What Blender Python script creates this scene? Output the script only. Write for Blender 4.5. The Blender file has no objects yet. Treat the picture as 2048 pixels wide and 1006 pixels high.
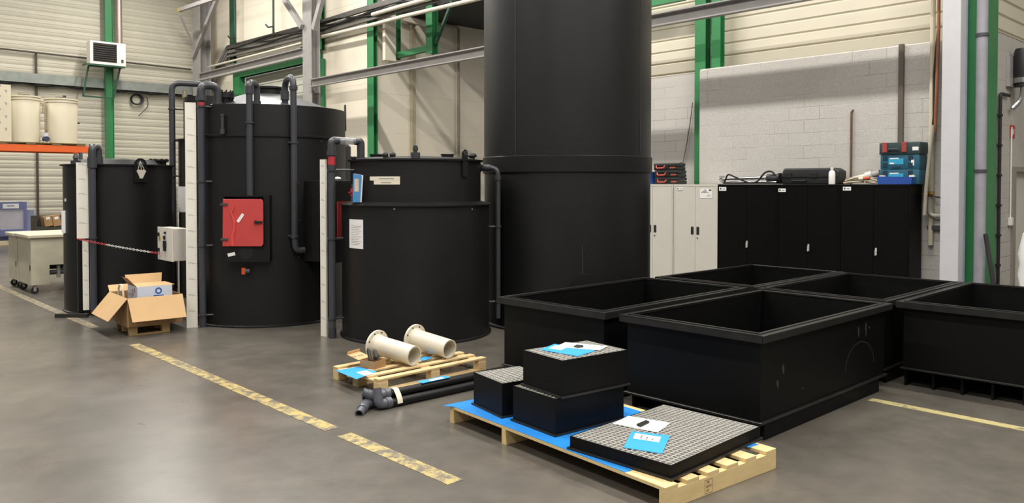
import bpy, bmesh, random
from math import sin, cos, tan, pi, radians, atan2, hypot, sqrt, asin
from mathutils import Vector, Matrix, noise

# ---------------------------------------------------------------- camera, world, lights, exposure
SC = bpy.context.scene
COL = SC.collection
FP = 1600.0; CX = 1024.0; HOR = 368.0
PITCH = radians(1.3); CY = HOR + FP * tan(PITCH); AL = radians(46.77); CH = 1.8
FWD = Vector((cos(AL) * cos(PITCH), sin(AL) * cos(PITCH), -sin(PITCH)))
RGT = Vector((sin(AL), -cos(AL), 0))
UPV = RGT.cross(FWD)
EYE = Vector((0, 0, CH))
cd = bpy.data.cameras.new('camera'); cam = bpy.data.objects.new('camera', cd); COL.objects.link(cam)
cd.sensor_width = 36; cd.lens = 36 * FP / 2048; cd.shift_y = -(503 - CY) / 2048
cd.clip_start = .05; cd.clip_end = 200
cam.matrix_world = Matrix((RGT, UPV, -FWD)).transposed().to_4x4()
cam.location = EYE
SC.camera = cam
SC.view_settings.view_transform = 'Standard'; SC.view_settings.look = 'None'
SC.view_settings.gamma = 1; SC.view_settings.use_curve_mapping = False
SC.view_settings.exposure = -0.08
W = bpy.data.worlds.new('world'); SC.world = W; W.use_nodes = True
W.node_tree.nodes['Background'].inputs[0].default_value = (1.0, .96, .91, 1)
W.node_tree.nodes['Background'].inputs[1].default_value = .30
def area(x, y, z, sx, sy, power, col=(1, .955, .885), target=None):
    l = bpy.data.lights.new('hall_or_fill_lamp', 'AREA'); l.shape = 'RECTANGLE'; l.size = sx; l.size_y = sy
    l.energy = power; l.color = col
    o = bpy.data.objects.new('hall_or_fill_lamp', l); COL.objects.link(o); o.location = (x, y, z)
    if target: o.rotation_euler = (Vector(target) - Vector((x, y, z))).to_track_quat('-Z', 'Y').to_euler()
# rows of fluorescent high-bay lamps hanging under the roof
for lx, pw in ((2.2, 520), (8.5, 520)):
    for ly in (-4, 3, 10, 17, 24):
        area(lx, ly, 9.2, .22, 4.6, pw)
area(15.6, 12.6, 6.2, .22, 2.4, 110)     # added unseen fill lamp, brightens the bay wall from under its roof
for ly in (-1, 8):
    area(-4.5, ly, 8.8, .22, 4.6, 420)

# ---------------------------------------------------------------- geometry helpers
def ray(x, y): return FWD + RGT * ((x - CX) / FP) + UPV * ((CY - y) / FP)
def Z(x, y, z=0.0): d = ray(x, y); return EYE + d * ((z - CH) / d.z)
def oX(x, y, X): d = ray(x, y); return EYE + d * (X / d.x)
def oY(x, y, Y): d = ray(x, y); return EYE + d * (Y / d.y)
def Hh(p, y):
    # height of a sight line (image row y) above ground point p
    g = Vector((p[0], p[1], 0)) - Vector((0, 0, CH))
    a = (CY - y) / FP
    gx = Vector((p[0], p[1], 0)); fx = gx.dot(FWD); ux = gx.dot(UPV)
    # (ux + h*UPV.z) = a*(fx + h*FWD.z)
    h = (a * fx - ux) / (UPV.z - a * FWD.z)
    return CH + h
def az(x): d = ray(x, HOR); return atan2(d.y, d.x)
def surf(c, r, px):
    # first point of a vertical cylinder (c, r) met when looking along image column px
    a = az(px); d = Vector((cos(a), sin(a))); cc = Vector((c[0], c[1])); b = d.dot(cc)
    q = b * b - cc.length_squared + r * r
    t = b - sqrt(max(q, 0)); return d * t
def v2(p): return Vector((p[0], p[1]))
def v3(p, z): return Vector((p[0], p[1], z))
def radial(c, p): return (v2(p) - v2(c)).normalized()
def frame(p, o):
    # local x = to the right when facing the surface, y = into it, z = up; o = outward direction
    o = Vector((o[0], o[1], 0)).normalized(); x = Vector((0, 0, 1)).cross(o); y = -o; z = Vector((0, 0, 1))
    m = Matrix((x, y, z)).transposed().to_4x4(); m.translation = Vector(p); return m
def wm(o):
    m = o.matrix_basis.copy()
    while o.parent: o = o.parent; m = o.matrix_basis @ m
    return m
def fillet(path, r, n=6):
    path = [Vector(p) for p in path]; out = [path[0]]
    for i in range(1, len(path) - 1):
        a, b, c = path[i - 1], path[i], path[i + 1]; u = (a - b); v = (c - b)
        k = min(r, u.length * .49, v.length * .49); u.normalize(); v.normalize()
        p0 = b + u * k; p1 = b + v * k
        for j in range(n + 1):
            t = j / n; out.append(p0 * (1 - t) ** 2 + b * 2 * t * (1 - t) + p1 * t * t)
    out.append(path[-1]); return out

class MB:
    def __init__(s, T=None): s.v = []; s.f = []; s.mi = []; s.m = 0; s.T = T
    def add(s, vs, fs):
        k = len(s.v)
        s.v += [(s.T @ Vector(v)) if s.T else Vector(v) for v in vs]
        s.f += [tuple(k + i for i in f) for f in fs]; s.mi += [s.m] * len(fs); return s
    def box(s, lo, hi):
        x0, y0, z0 = lo; x1, y1, z1 = hi
        return s.add([(x0, y0, z0), (x1, y0, z0), (x1, y1, z0), (x0, y1, z0), (x0, y0, z1), (x1, y0, z1), (x1, y1, z1), (x0, y1, z1)],
                     [(3, 2, 1, 0), (4, 5, 6, 7), (0, 1, 5, 4), (1, 2, 6, 5), (2, 3, 7, 6), (3, 0, 4, 7)])
    def bar(s, p0, p1, w, h, up=(0, 0, 1)):
        p0 = Vector(p0); p1 = Vector(p1); d = (p1 - p0).normalized(); up = Vector(up)
        if abs(d.dot(up)) > .99: up = Vector((1, 0, 0))
        sd = d.cross(up).normalized(); u = sd.cross(d).normalized(); vs = []
        for p in (p0, p1):
            for a, b in ((-1, -1), (1, -1), (1, 1), (-1, 1)): vs.append(p + sd * (a * w / 2) + u * (b * h / 2))
        return s.add(vs, [(0, 1, 2, 3), (7, 6, 5, 4), (0, 4, 5, 1), (1, 5, 6, 2), (2, 6, 7, 3), (3, 7, 4, 0)])
    def prism(s, pts, off):
        pts = [Vector(p) for p in pts]; off = Vector(off); n = len(pts)
        return s.add(pts + [p + off for p in pts], [tuple(range(n))[::-1], tuple(range(n, 2 * n))] + [(i, (i + 1) % n, n + (i + 1) % n, n + i) for i in range(n)])
    def tube(s, path, r, n=12, caps=True):
        path = [Vector(p) for p in path]; rr = r if isinstance(r, (list, tuple)) else [r] * len(path)
        vs = []; fs = []; t0 = (path[1] - path[0]).normalized()
        ref = Vector((0, 0, 1)) if abs(t0.z) < .9 else Vector((1, 0, 0)); nn = t0.cross(ref).normalized()
        for i, p in enumerate(path):
            if i == 0: t = t0
            elif i == len(path) - 1: t = (path[i] - path[i - 1]).normalized()
            else: t = ((path[i + 1] - p).normalized() + (p - path[i - 1]).normalized()).normalized()
            nn = (nn - t * nn.dot(t)).normalized(); b = t.cross(nn)
            for k in range(n):
                a = 2 * pi * k / n; vs.append(p + (nn * cos(a) + b * sin(a)) * rr[i])
        m = len(path)
        for i in range(m - 1):
            for k in range(n): fs.append((i * n + k, i * n + (k + 1) % n, (i + 1) * n + (k + 1) % n, (i + 1) * n + k))
        if caps: fs += [tuple(range(n))[::-1], tuple(range((m - 1) * n, m * n))]
        return s.add(vs, fs)
    def cyl(s, p0, p1, r, n=20, r1=None): return s.tube([p0, p1], [r, r if r1 is None else r1], n)
    def pipe(s, p0, p1, r, ri, n=32):
        # open hollow pipe
        p0 = Vector(p0); p1 = Vector(p1); s.ring([(r, p0), (r, p1), (ri, p1), (ri, p0)], (p1 - p0).normalized(), n); return s
    def ring(s, prof, ax, n=32):
        # closed profile of (radius, centre) swept round the axis ax
        ref = Vector((0, 0, 1)) if abs(ax.z) < .9 else Vector((1, 0, 0)); u = ax.cross(ref).normalized(); w = ax.cross(u)
        m = len(prof); vs = []; fs = []
        for k in range(n):
            a = 2 * pi * k / n
            for (r, p) in prof: vs.append(Vector(p) + (u * cos(a) + w * sin(a)) * r)
        for k in range(n):
            for i in range(m): fs.append((k * m + i, k * m + (i + 1) % m, ((k + 1) % n) * m + (i + 1) % m, ((k + 1) % n) * m + i))
        return s.add(vs, fs)
    def lathe(s, c, prof, n=96):
        # profile of (r, z) about a vertical axis at c; ends at r = 0 are closed
        vs = []; fs = []; idx = []
        for (r, z) in prof:
            if r < 1e-6: idx.append([len(vs)] * n); vs.append((c[0], c[1], z))
            else:
                idx.append(list(range(len(vs), len(vs) + n)))
                for k in range(n): a = 2 * pi * k / n; vs.append((c[0] + r * cos(a), c[1] + r * sin(a), z))
        for i in range(len(prof) - 1):
            A, B = idx[i], idx[i + 1]
            for k in range(n):
                q = []
                for e in (A[k], A[(k + 1) % n], B[(k + 1) % n], B[k]):
                    if e not in q: q.append(e)
                if len(q) > 2: fs.append(tuple(q))
        return s.add(vs, fs)
    def sphere(s, c, r, sz=1.0, n=16, m=8):
        return s.lathe((c[0], c[1]), [(r * sin(pi * i / m) if 0 < i < m else 0, c[2] - r * sz * cos(pi * i / m)) for i in range(m + 1)], n)
    def patch(s, c, r, px0, px1, z0, z1, th=.003, n=6, tilt=0.0):
        # a thin sheet lying on a cylinder between two image columns
        a0 = atan2(*(surf(c, r, px0) - v2(c)).yx); a1 = atan2(*(surf(c, r, px1) - v2(c)).yx)
        while a1 - a0 > pi: a1 -= 2 * pi
        while a0 - a1 > pi: a1 += 2 * pi
        vs = []; fs = []
        for i in range(n + 1):
            a = a0 + (a1 - a0) * i / n; dz = tilt * (i / n - .5)
            for rr in (r + .001, r + .001 + th):
                for z in (z0, z1): vs.append((c[0] + rr * cos(a), c[1] + rr * sin(a), z + dz))
        for i in range(n):
            k = i * 4; q = k + 4
            fs += [(k, k + 1, q + 1, q), (k + 2, q + 2, q + 3, k + 3), (k, q, q + 2, k + 2), (k + 1, k + 3, q + 3, q + 1)]
        fs += [(0, 2, 3, 1), (n * 4, n * 4 + 1, n * 4 + 3, n * 4 + 2)]
        return s.add(vs, fs)
    def text(s, body, T, size, ext=.0015):
        cu = bpy.data.curves.new('lettering', 'FONT'); cu.body = body; cu.size = size; cu.extrude = ext; cu.align_x = 'CENTER'; cu.align_y = 'CENTER'
        ob = bpy.data.objects.new('lettering', cu); COL.objects.link(ob)
        dg = bpy.context.evaluated_depsgraph_get(); me = bpy.data.meshes.new_from_object(ob.evaluated_get(dg))
        k = s.T; s.T = (k @ T) if k else T
        s.add([v.co for v in me.vertices], [tuple(p.vertices) for p in me.polygons]); s.T = k
        bpy.data.objects.remove(ob); bpy.data.curves.remove(cu); bpy.data.meshes.remove(me); return s
    def build(s, name, mats, parent=None, bevel=0.0, sharp=35, kind=None, seg=1):
        me = bpy.data.meshes.new(name); o = bpy.data.objects.new(name, me)
        if parent: o.parent = parent
        base = wm(parent).inverted() if parent else None
        if parent is None and s.v:
            # put the origin of a stand-alone mesh at the middle of its base
            lo = Vector([min(v[i] for v in s.v) for i in range(3)]); hi = Vector([max(v[i] for v in s.v) for i in range(3)])
            o.location = ((lo.x + hi.x) / 2, (lo.y + hi.y) / 2, lo.z); base = Matrix.Translation(-o.location)
        me.from_pydata([base @ v for v in s.v], [], s.f)
        for i, p in enumerate(me.polygons): p.material_index = s.mi[i]
        bm = bmesh.new(); bm.from_mesh(me)
        bmesh.ops.remove_doubles(bm, verts=bm.verts, dist=1e-6)
        bmesh.ops.recalc_face_normals(bm, faces=bm.faces)
        if bevel:
            es = [e for e in bm.edges if len(e.link_faces) == 2 and e.calc_face_angle(0) > radians(30)]
            bmesh.ops.bevel(bm, geom=es, offset=bevel, segments=seg, affect='EDGES', profile=.6, clamp_overlap=True)
        for fc in bm.faces: fc.smooth = True
        for e in bm.edges:
            if len(e.link_faces) != 2 or e.calc_face_angle(0) > radians(sharp): e.smooth = False
        bm.to_mesh(me); bm.free()
        for m in (mats if isinstance(mats, (list, tuple)) else [mats]): me.materials.append(m)
        COL.objects.link(o)
        if kind: o['kind'] = kind
        return o

def thing(name, label, cat, loc=(0, 0, 0), rz=0, group=None):
    o = bpy.data.objects.new(name, None); COL.objects.link(o); o.location = loc; o.rotation_euler = (0, 0, rz)
    o.empty_display_size = .1; tag(o, label, cat, group); return o
def tag(o, label, cat, group=None):
    o['label'] = label; o['category'] = cat
    if group: o['group'] = group
    return o
def copy_tree(o, parent=None):
    c = o.copy(); COL.objects.link(c)
    if parent: c.parent = parent
    for ch in list(o.children): copy_tree(ch, c)
    return c

# ---------------------------------------------------------------- materials
def lin(h):
    h = h.lstrip('#'); r = []
    for i in (0, 2, 4):
        c = int(h[i:i + 2], 16) / 255; r.append(c / 12.92 if c <= .04045 else ((c + .055) / 1.055) ** 2.4)
    return (*r, 1)
def mat(name, col, rough=.5, metal=0.0, var=.12, scale=6.0, bump=0.0, bscale=40.0, col2=None, stretch=None, spec=.5, alpha=1.0, coat=0):
    m = bpy.data.materials.new(name); m.use_nodes = True; nt = m.node_tree; N = nt.nodes; L = nt.links
    b = N['Principled BSDF']; b.inputs['Roughness'].default_value = rough; b.inputs['Metallic'].default_value = metal
    b.inputs['Specular IOR Level'].default_value = spec
    if coat: b.inputs['Coat Weight'].default_value = coat; b.inputs['Coat Roughness'].default_value = .15
    tc = N.new('ShaderNodeTexCoord'); mp = N.new('ShaderNodeMapping'); L.new(tc.outputs['Object'], mp.inputs[0])
    if stretch: mp.inputs['Scale'].default_value = stretch
    nz = N.new('ShaderNodeTexNoise'); nz.inputs['Scale'].default_value = scale; nz.inputs['Detail'].default_value = 5; L.new(mp.outputs[0], nz.inputs[0])
    c1 = lin(col); c2 = lin(col2) if col2 else tuple(x * (1 - var) for x in c1[:3]) + (1,)
    cr = N.new('ShaderNodeValToRGB'); cr.color_ramp.elements[0].position = .35; cr.color_ramp.elements[1].position = .65
    cr.color_ramp.elements[0].color = c2; cr.color_ramp.elements[1].color = c1
    L.new(nz.outputs[0], cr.inputs[0]); L.new(cr.outputs[0], b.inputs['Base Color'])
    if bump:
        n2 = N.new('ShaderNodeTexNoise'); n2.inputs['Scale'].default_value = bscale; L.new(mp.outputs[0], n2.inputs[0])
        bp = N.new('ShaderNodeBump'); bp.inputs['Strength'].default_value = bump; bp.inputs['Distance'].default_value = .01
        L.new(n2.outputs[0], bp.inputs['Height']); L.new(bp.outputs[0], b.inputs['Normal'])
    if alpha < 1: b.inputs['Alpha'].default_value = alpha
    return m
def block_mat(name, col, mortar, axis):
    m = bpy.data.materials.new(name); m.use_nodes = True; nt = m.node_tree; N = nt.nodes; L = nt.links; b = N['Principled BSDF']
    b.inputs['Roughness'].default_value = .85
    g = N.new('ShaderNodeNewGeometry'); sp = N.new('ShaderNodeSeparateXYZ'); L.new(g.outputs['Position'], sp.inputs[0])
    cb = N.new('ShaderNodeCombineXYZ'); L.new(sp.outputs[axis], cb.inputs[0]); L.new(sp.outputs[2], cb.inputs[1])
    br = N.new('ShaderNodeTexBrick'); L.new(cb.outputs[0], br.inputs[0])
    br.inputs['Scale'].default_value = 1; br.inputs['Brick Width'].default_value = .5; br.inputs['Row Height'].default_value = .2
    br.inputs['Mortar Size'].default_value = .004; br.inputs['Mortar Smooth'].default_value = .6
    c = lin(col); br.inputs['Color1'].default_value = c; br.inputs['Color2'].default_value = tuple(x * .95 for x in c[:3]) + (1,)
    nz = N.new('ShaderNodeTexNoise'); nz.inputs['Scale'].default_value = 1.1; nz.inputs['Detail'].default_value = 3; L.new(g.outputs['Position'], nz.inputs[0])
    cr = N.new('ShaderNodeValToRGB'); cr.color_ramp.elements[0].position = .42; cr.color_ramp.elements[1].position = .62
    cr.color_ramp.elements[0].color = c; cr.color_ramp.elements[1].color = lin(mortar)
    L.new(nz.outputs[0], cr.inputs[0]); L.new(cr.outputs[0], br.inputs['Mortar'])
    mx = N.new('ShaderNodeMixRGB'); mx.blend_type = 'MULTIPLY'; mx.inputs[0].default_value = .35
    n3 = N.new('ShaderNodeTexNoise'); n3.inputs['Scale'].default_value = 45; n3.inputs['Detail'].default_value = 6; L.new(g.outputs['Position'], n3.inputs[0])
    L.new(br.outputs[0], mx.inputs[1]); L.new(n3.outputs[0], mx.inputs[2]); L.new(mx.outputs[0], b.inputs['Base Color'])
    ad = N.new('ShaderNodeMath'); ad.operation = 'MULTIPLY_ADD'; L.new(n3.outputs[0], ad.inputs[0]); ad.inputs[1].default_value = .6; L.new(br.outputs['Fac'], ad.inputs[2])
    bp = N.new('ShaderNodeBump'); bp.inputs['Strength'].default_value = .35; bp.inputs['Distance'].default_value = .012; bp.invert = True
    L.new(ad.outputs[0], bp.inputs['Height']); L.new(bp.outputs[0], b.inputs['Normal'])
    return m
def floor_mat():
    m = bpy.data.materials.new('polished_concrete'); m.use_nodes = True; nt = m.node_tree; N = nt.nodes; L = nt.links; b = N['Principled BSDF']
    g = N.new('ShaderNodeNewGeometry')
    def nz(s, d=5): n = N.new('ShaderNodeTexNoise'); n.inputs['Scale'].default_value = s; n.inputs['Detail'].default_value = d; n.inputs['Roughness'].default_value = .65; L.new(g.outputs['Position'], n.inputs[0]); return n
    a = nz(.55); c = nz(3.5, 8)
    r1 = N.new('ShaderNodeValToRGB'); r1.color_ramp.elements[0].position = .32; r1.color_ramp.elements[1].position = .7
    r1.color_ramp.elements[0].color = lin('#55514b'); r1.color_ramp.elements[1].color = lin('#6f6a62'); L.new(a.outputs[0], r1.inputs[0])
    r2 = N.new('ShaderNodeValToRGB'); r2.color_ramp.elements[0].position = .3; r2.color_ramp.elements[1].position = .75
    r2.color_ramp.elements[0].color = (.72, .72, .72, 1); r2.color_ramp.elements[1].color = (1.06, 1.05, 1.04, 1); L.new(c.outputs[0], r2.inputs[0])
    mx = N.new('ShaderNodeMixRGB'); mx.blend_type = 'MULTIPLY'; mx.inputs[0].default_value = 1; L.new(r1.outputs[0], mx.inputs[1]); L.new(r2.outputs[0], mx.inputs[2])
    L.new(mx.outputs[0], b.inputs['Base Color'])
    r3 = N.new('ShaderNodeMapRange'); r3.inputs[3].default_value = .2; r3.inputs[4].default_value = .4; L.new(nz(1.3, 7).outputs[0], r3.inputs[0]); L.new(r3.outputs[0], b.inputs['Roughness'])
    bp = N.new('ShaderNodeBump'); bp.inputs['Strength'].default_value = .05; bp.inputs['Distance'].default_value = .02; L.new(nz(9, 3).outputs[0], bp.inputs['Height']); L.new(bp.outputs[0], b.inputs['Normal'])
    return m
def worn_mat(name, col, under, thr=.5):
    m = bpy.data.materials.new(name); m.use_nodes = True; nt = m.node_tree; N = nt.nodes; L = nt.links; b = N['Principled BSDF']; b.inputs['Roughness'].default_value = .5
    g = N.new('ShaderNodeNewGeometry'); n = N.new('ShaderNodeTexNoise'); n.inputs['Scale'].default_value = 9; n.inputs['Detail'].default_value = 8; n.inputs['Roughness'].default_value = .75
    L.new(g.outputs['Position'], n.inputs[0]); cr = N.new('ShaderNodeValToRGB'); cr.color_ramp.elements[0].position = thr - .06; cr.color_ramp.elements[1].position = thr + .05
    cr.color_ramp.elements[0].color = lin(under); cr.color_ramp.elements[1].color = lin(col); L.new(n.outputs[0], cr.inputs[0]); L.new(cr.outputs[0], b.inputs['Base Color']); return m
def glass_mat(name, col, rough=.08, alpha=.35):
    m = bpy.data.materials.new(name); m.use_nodes = True; b = m.node_tree.nodes['Principled BSDF']
    b.inputs['Base Color'].default_value = lin(col); b.inputs['Roughness'].default_value = rough; b.inputs['Alpha'].default_value = alpha; return m
BLACK = mat('black_polyethylene', '#151516', .45, spec=.42, var=.25, scale=2.2, bump=.02, bscale=14, col2='#111112')
BINM = mat('black_bin_sheet', '#09090a', .52, spec=.2, var=.25, scale=3)
BLACKS = mat('black_sheet_welded', '#0f0f10', .5, spec=.36, var=.3, scale=4, bump=.03, bscale=20)
SCUFF = mat('black_scuffed', '#222221', .38, var=.35, scale=7)
PIPEM = mat('dark_grey_pvc', '#3b3d42', .38)
CLEARP = glass_mat('clear_grey_pipe', '#8e9096', .1, .62)
SMOKE = glass_mat('smoky_clear_pipe', '#4a4d55', .12, .78)
REDR = mat('red_indicator', '#b8343c', .4)
BOARD = mat('white_gauge_board', '#e9e5da', .5, var=.03)
INK = mat('printed_ink', '#4a4a4c', .6, var=.2, scale=60)
INKL = mat('faded_ink', '#8d8b88', .6, var=.2, scale=60)
PAPER = mat('white_paper', '#eceaea', .6, var=.03)
LABEL = mat('white_label', '#ebebea', .5, var=.03)
REDD = mat('red_door_plastic', '#c44644', .42, var=.06)
DKGREY = mat('dark_grey_metal', '#46484b', .45)
STEELG = mat('grey_painted_steel', '#9b9896', .5, var=.1)
COLG = mat('light_grey_column_paint', '#c3c2c6', .55, var=.05)
TRAYM = mat('galvanised_tray', '#6b6864', .5, metal=.15, var=.25, scale=12)
GREEN = mat('green_painted_steel', '#2f7d4a', .45, var=.1)
GREEND = mat('dark_green_paint', '#1f4a35', .45, var=.1)
CREAM = mat('cream_cladding', '#d2cbb8', .5, var=.04, scale=1.5)
CREAMG = mat('grey_cream_cladding', '#c5c0b0', .5, var=.06, scale=1.2)
PANEL = mat('cream_sandwich_panel', '#e0d8c6', .5, var=.03, scale=1.2)
SHUT = mat('grey_green_shutter', '#b9baae', .55, var=.06)
BLOCKX = block_mat('painted_block_wall', '#cfcbc5', '#8d8983', 1)
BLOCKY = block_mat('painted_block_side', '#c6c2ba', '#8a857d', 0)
FLOOR = floor_mat()
YLINE = worn_mat('worn_yellow_paint', '#b3a065', '#6a645a', .50)
YLINE3 = worn_mat('thin_yellow_paint', '#b3a876', '#6a645a', .42)
YLINE2 = worn_mat('faded_yellow_paint', '#9c8f68', '#69635a', .53)
WOOD = mat('pale_pine', '#d8bd8c', .65, var=.14, scale=3, stretch=(2, 9, 9), bump=.05, bscale=30)
WOODP = mat('fresh_pine', '#e0c690', .65, var=.12, scale=3, stretch=(2, 9, 9), bump=.05, bscale=30)
WOODD = mat('weathered_pine', '#b99b68', .7, var=.25, scale=5)
CARD = mat('cardboard', '#cda97a', .75, var=.06, scale=5)
CARDD = mat('brown_cardboard', '#a9845a', .75, var=.1, scale=5)
BLUE = mat('blue_plastic_sheet', '#2c8be0', .35, var=.1, scale=4)
FOLD = mat('blue_folder', '#3aa2ea', .4, var=.04)
BEIGE = mat('beige_polypropylene', '#d6d0bf', .38, var=.04)
BEIGET = mat('beige_tank_plastic', '#d3cab2', .45, var=.06, scale=2)
GRATE = mat('galvanised_grating', '#bbb9b3', .45, metal=0, var=.12, scale=30)
INSIDE = mat('box_interior', '#454340', .8)
ORANGE = mat('orange_rack_paint', '#e2601f', .45, var=.05)
CABG = mat('light_grey_cabinet', '#cdcac0', .5, var=.03)
CABB = mat('black_cabinet_paint', '#060607', .5, spec=.15, var=.1)
CHROME = mat('chrome', '#c9c9c9', .22, metal=1, var=.05)
WHITE = mat('white_enamel', '#e3e0d6', .45, var=.03)
DARK = mat('black_rubber', '#17171a', .55)
BLUEC = mat('deep_blue_plastic', '#274fa0', .45)
CARTB = mat('blue_cart_paint', '#34408f', .45)
TEAL = mat('teal_tool_case', '#215a72', .45, var=.08)
TEALL = mat('bright_teal_print', '#39a7cf', .45)
CASEB = mat('black_tool_case', '#202224', .5)
COPPER = mat('copper_pipe', '#a4664a', .4, metal=.3)
RUST = mat('rusty_steel', '#6d5445', .7, var=.3, scale=20)
BROWNR = mat('brown_rail', '#5f564d', .5)
HOSE = mat('beige_hose', '#b9ab8c', .5)
ORNG = mat('orange_fitting', '#c8552f', .45)
FILM = glass_mat('clear_plastic_film', '#c9cbd6', .2, .2)
TAPE = mat('cream_tape', '#e6dfca', .5, var=.05)
YELL = mat('yellow_marking', '#c9a93a', .5)
BOXW = mat('white_blue_carton', '#d3dbea', .5, var=.05)
BLUEI = mat('blue_ink', '#2a63b5', .5)
PINK = mat('pink_ink', '#b0485a', .5)

# ---------------------------------------------------------------- the setting
XW = 11.9       # plane of the long back wall
YL = 29.0       # plane of the end wall on the left
YR = 17.9       # side wall of the bay in the back wall
def ribbed(m, horiz, fixed, a0, a1, z0, z1, prof, out):
    # horizontal cladding: a profile of (height fraction, depth) repeated up the wall; axis 'x' or 'y'
    pitch = prof[-1][0]; pts = []; z = z0
    while z < z1 - 1e-6:
        for (h, d) in prof[:-1]:
            if z + h < z1: pts.append((z + h, d))
        z += pitch
    pts.append((z1, 0))
    vs = []; fs = []
    for (zz, d) in pts:
        for a in (a0, a1): vs.append((a, fixed + out * d, zz) if horiz == 'x' else (fixed + out * d, a, zz))
    for i in range(len(pts) - 1): fs.append((2 * i, 2 * i + 1, 2 * i + 3, 2 * i + 2))
    k = len(vs)
    # backing so the wall has thickness
    for zz in (z0, z1):
        for a in (a0, a1): vs.append((a, fixed - out * .12, zz) if horiz == 'x' else (fixed - out * .12, a, zz))
    n = len(pts); fs += [(k, k + 2, k + 3, k + 1), (0, k, k + 1, 1), (2 * n - 2, 2 * n - 1, k + 3, k + 2)]
    fs += [tuple([2 * i for i in range(n)] + [k + 2, k]), tuple([2 * i + 1 for i in range(n)] + [k + 3, k + 1])]
    m.add(vs, fs)
m = MB(); m.box((-14, -12, -.2), (20, YL + .4, 0)); m.build('floor', FLOOR, kind='structure')
PR_L = [(0, 0), (.02, -.022), (.05, -.022), (.075, -.004), (.16, 0), (.175, -.012), (.19, 0), (.25, 0)]
m = MB(); ribbed(m, 'x', YL, -14, XW + .3, 0, 10, PR_L, -1); m.build('wall_left', CREAMG, kind='structure')
# back wall: smooth panels with a doorway in its left stretch
DY0, DY1, DZ = 20.95, 26.06, 5.4
PR_P = [(0, 0), (.006, -.006), (.012, 0), (1.12, 0)]
m = MB()
ribbed(m, 'y', XW, YR, DY0, 0, 10, PR_P, -1); ribbed(m, 'y', XW, DY1, YL, 0, 10, PR_P, -1); ribbed(m, 'y', XW, DY0, DY1, DZ, 10, PR_P, -1)
m.build('wall_back', PANEL, kind='structure')
m = MB(); ribbed(m, 'y', XW + .18, DY0 + .02, DY1 - .03, 0, DZ - .01, [(0, 0), (.01, -.02), (.03, -.02), (.04, 0), (.24, 0)], -1)
m.build('door_1', SHUT, kind='structure')
m = MB(); m.box((XW - .06, DY1 - .02, 0), (XW + .14, DY1 + .46, DZ)); m.box((XW - .06, DY0 - .3, DZ), (XW + .14, DY1 + .46, DZ + .22)); m.box((XW - .06, DY0 - .46, 0), (XW + .14, DY0, DZ))
m.build('trim_1', GREEN, kind='structure')
# bay: side wall going back behind the tall tank
m = MB(); ribbed(m, 'x', YR, XW + .12, 18.5, 0, 6.35, [(0, 0), (.006, -.006), (.012, 0), (1.05, 0)], -1); m.build('wall_bay', PANEL, kind='structure')
# block wall and cladding on the right
m = MB(); m.box((XW + .5, 3.5, 0), (XW + .7, 13.2, 3.82)); m.build('wall_right', BLOCKX, kind='structure')
m = MB(); ribbed(m, 'y', XW + .5, 3.5, 13.2, 3.82, 10, [(0, 0), (.012, -.022), (.035, -.022), (.047, 0), (.21, 0)], -1); m.build('wall_cladding', CREAM, kind='structure')
m = MB(); m.box((XW, 3.56, 0), (XW + .38, 7.92, 3.785)); m.build('wall_infill', BLOCKX, kind='structure', bevel=.02)
YS = 3.36
xd0 = oY(2023, 333, YS).x; zd = oY(2023, 333, YS).z
m = MB(); m.box((11.88, YS, 0), (xd0, YS + .2, 3.82)); m.box((xd0, YS, zd), (xd0 + 1.2, YS + .2, 3.82)); m.box((xd0 + 1.2, YS, 0), (19.8, YS + .2, 3.82)); m.build('wall_side', BLOCKY, kind='structure')
m = MB(); ribbed(m, 'x', YS, 11.88, 19.8, 3.83, 10, [(0, 0), (.012, -.022), (.035, -.022), (.047, 0), (.21, 0)], -1); m.build('wall_side_cladding', CREAM, kind='structure')
dr = MB(); dr.box((xd0 + .14, YS + .06, 0), (xd0 + 1.1, YS + .11, zd - .07)); dr.build('door_2', CABG, kind='structure', bevel=.004)
m = MB(); m.box((xd0 + .001, YS - .03, 0), (xd0 + .13, YS + .14, zd - .001)); m.box((xd0 + .13, YS - .03, zd - .07), (xd0 + 1.19, YS + .14, zd - .001)); m.build('trim_2', mat('door_frame_grey', '#8c887f', .5), kind='structure')
m = MB(); ribbed(m, 'y', 19.8, -12, YS, 0, 10, PR_L, -1); m.build('wall_far', CREAM, kind='structure')
# roof over the bay, seen from below; shade is in the dark colour
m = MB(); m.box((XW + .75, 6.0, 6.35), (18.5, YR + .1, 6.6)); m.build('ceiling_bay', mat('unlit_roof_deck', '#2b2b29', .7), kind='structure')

# floor markings
def line(x0, x1, y0, y1, label, mt):
    tag(MB().box((x0, y0, .0005), (x1, y1, .003)).build('floor_line', mt), label, 'floor marking')
line(2.97, 3.09, 3.72, 4.98, 'short worn yellow floor line dash nearest the bottom edge of the photo', YLINE)
line(2.97, 3.09, 5.15, 9.42, 'long worn yellow floor line running past the pipe bundle', YLINE)
line(2.97, 3.09, 10.85, 17.5, 'faded yellow floor line between the black bar and beige trolleys', YLINE2)
line(6.68, 6.78, -2.0, 2.79, 'narrow yellow floor line in front of the right black bin', YLINE3)

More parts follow.
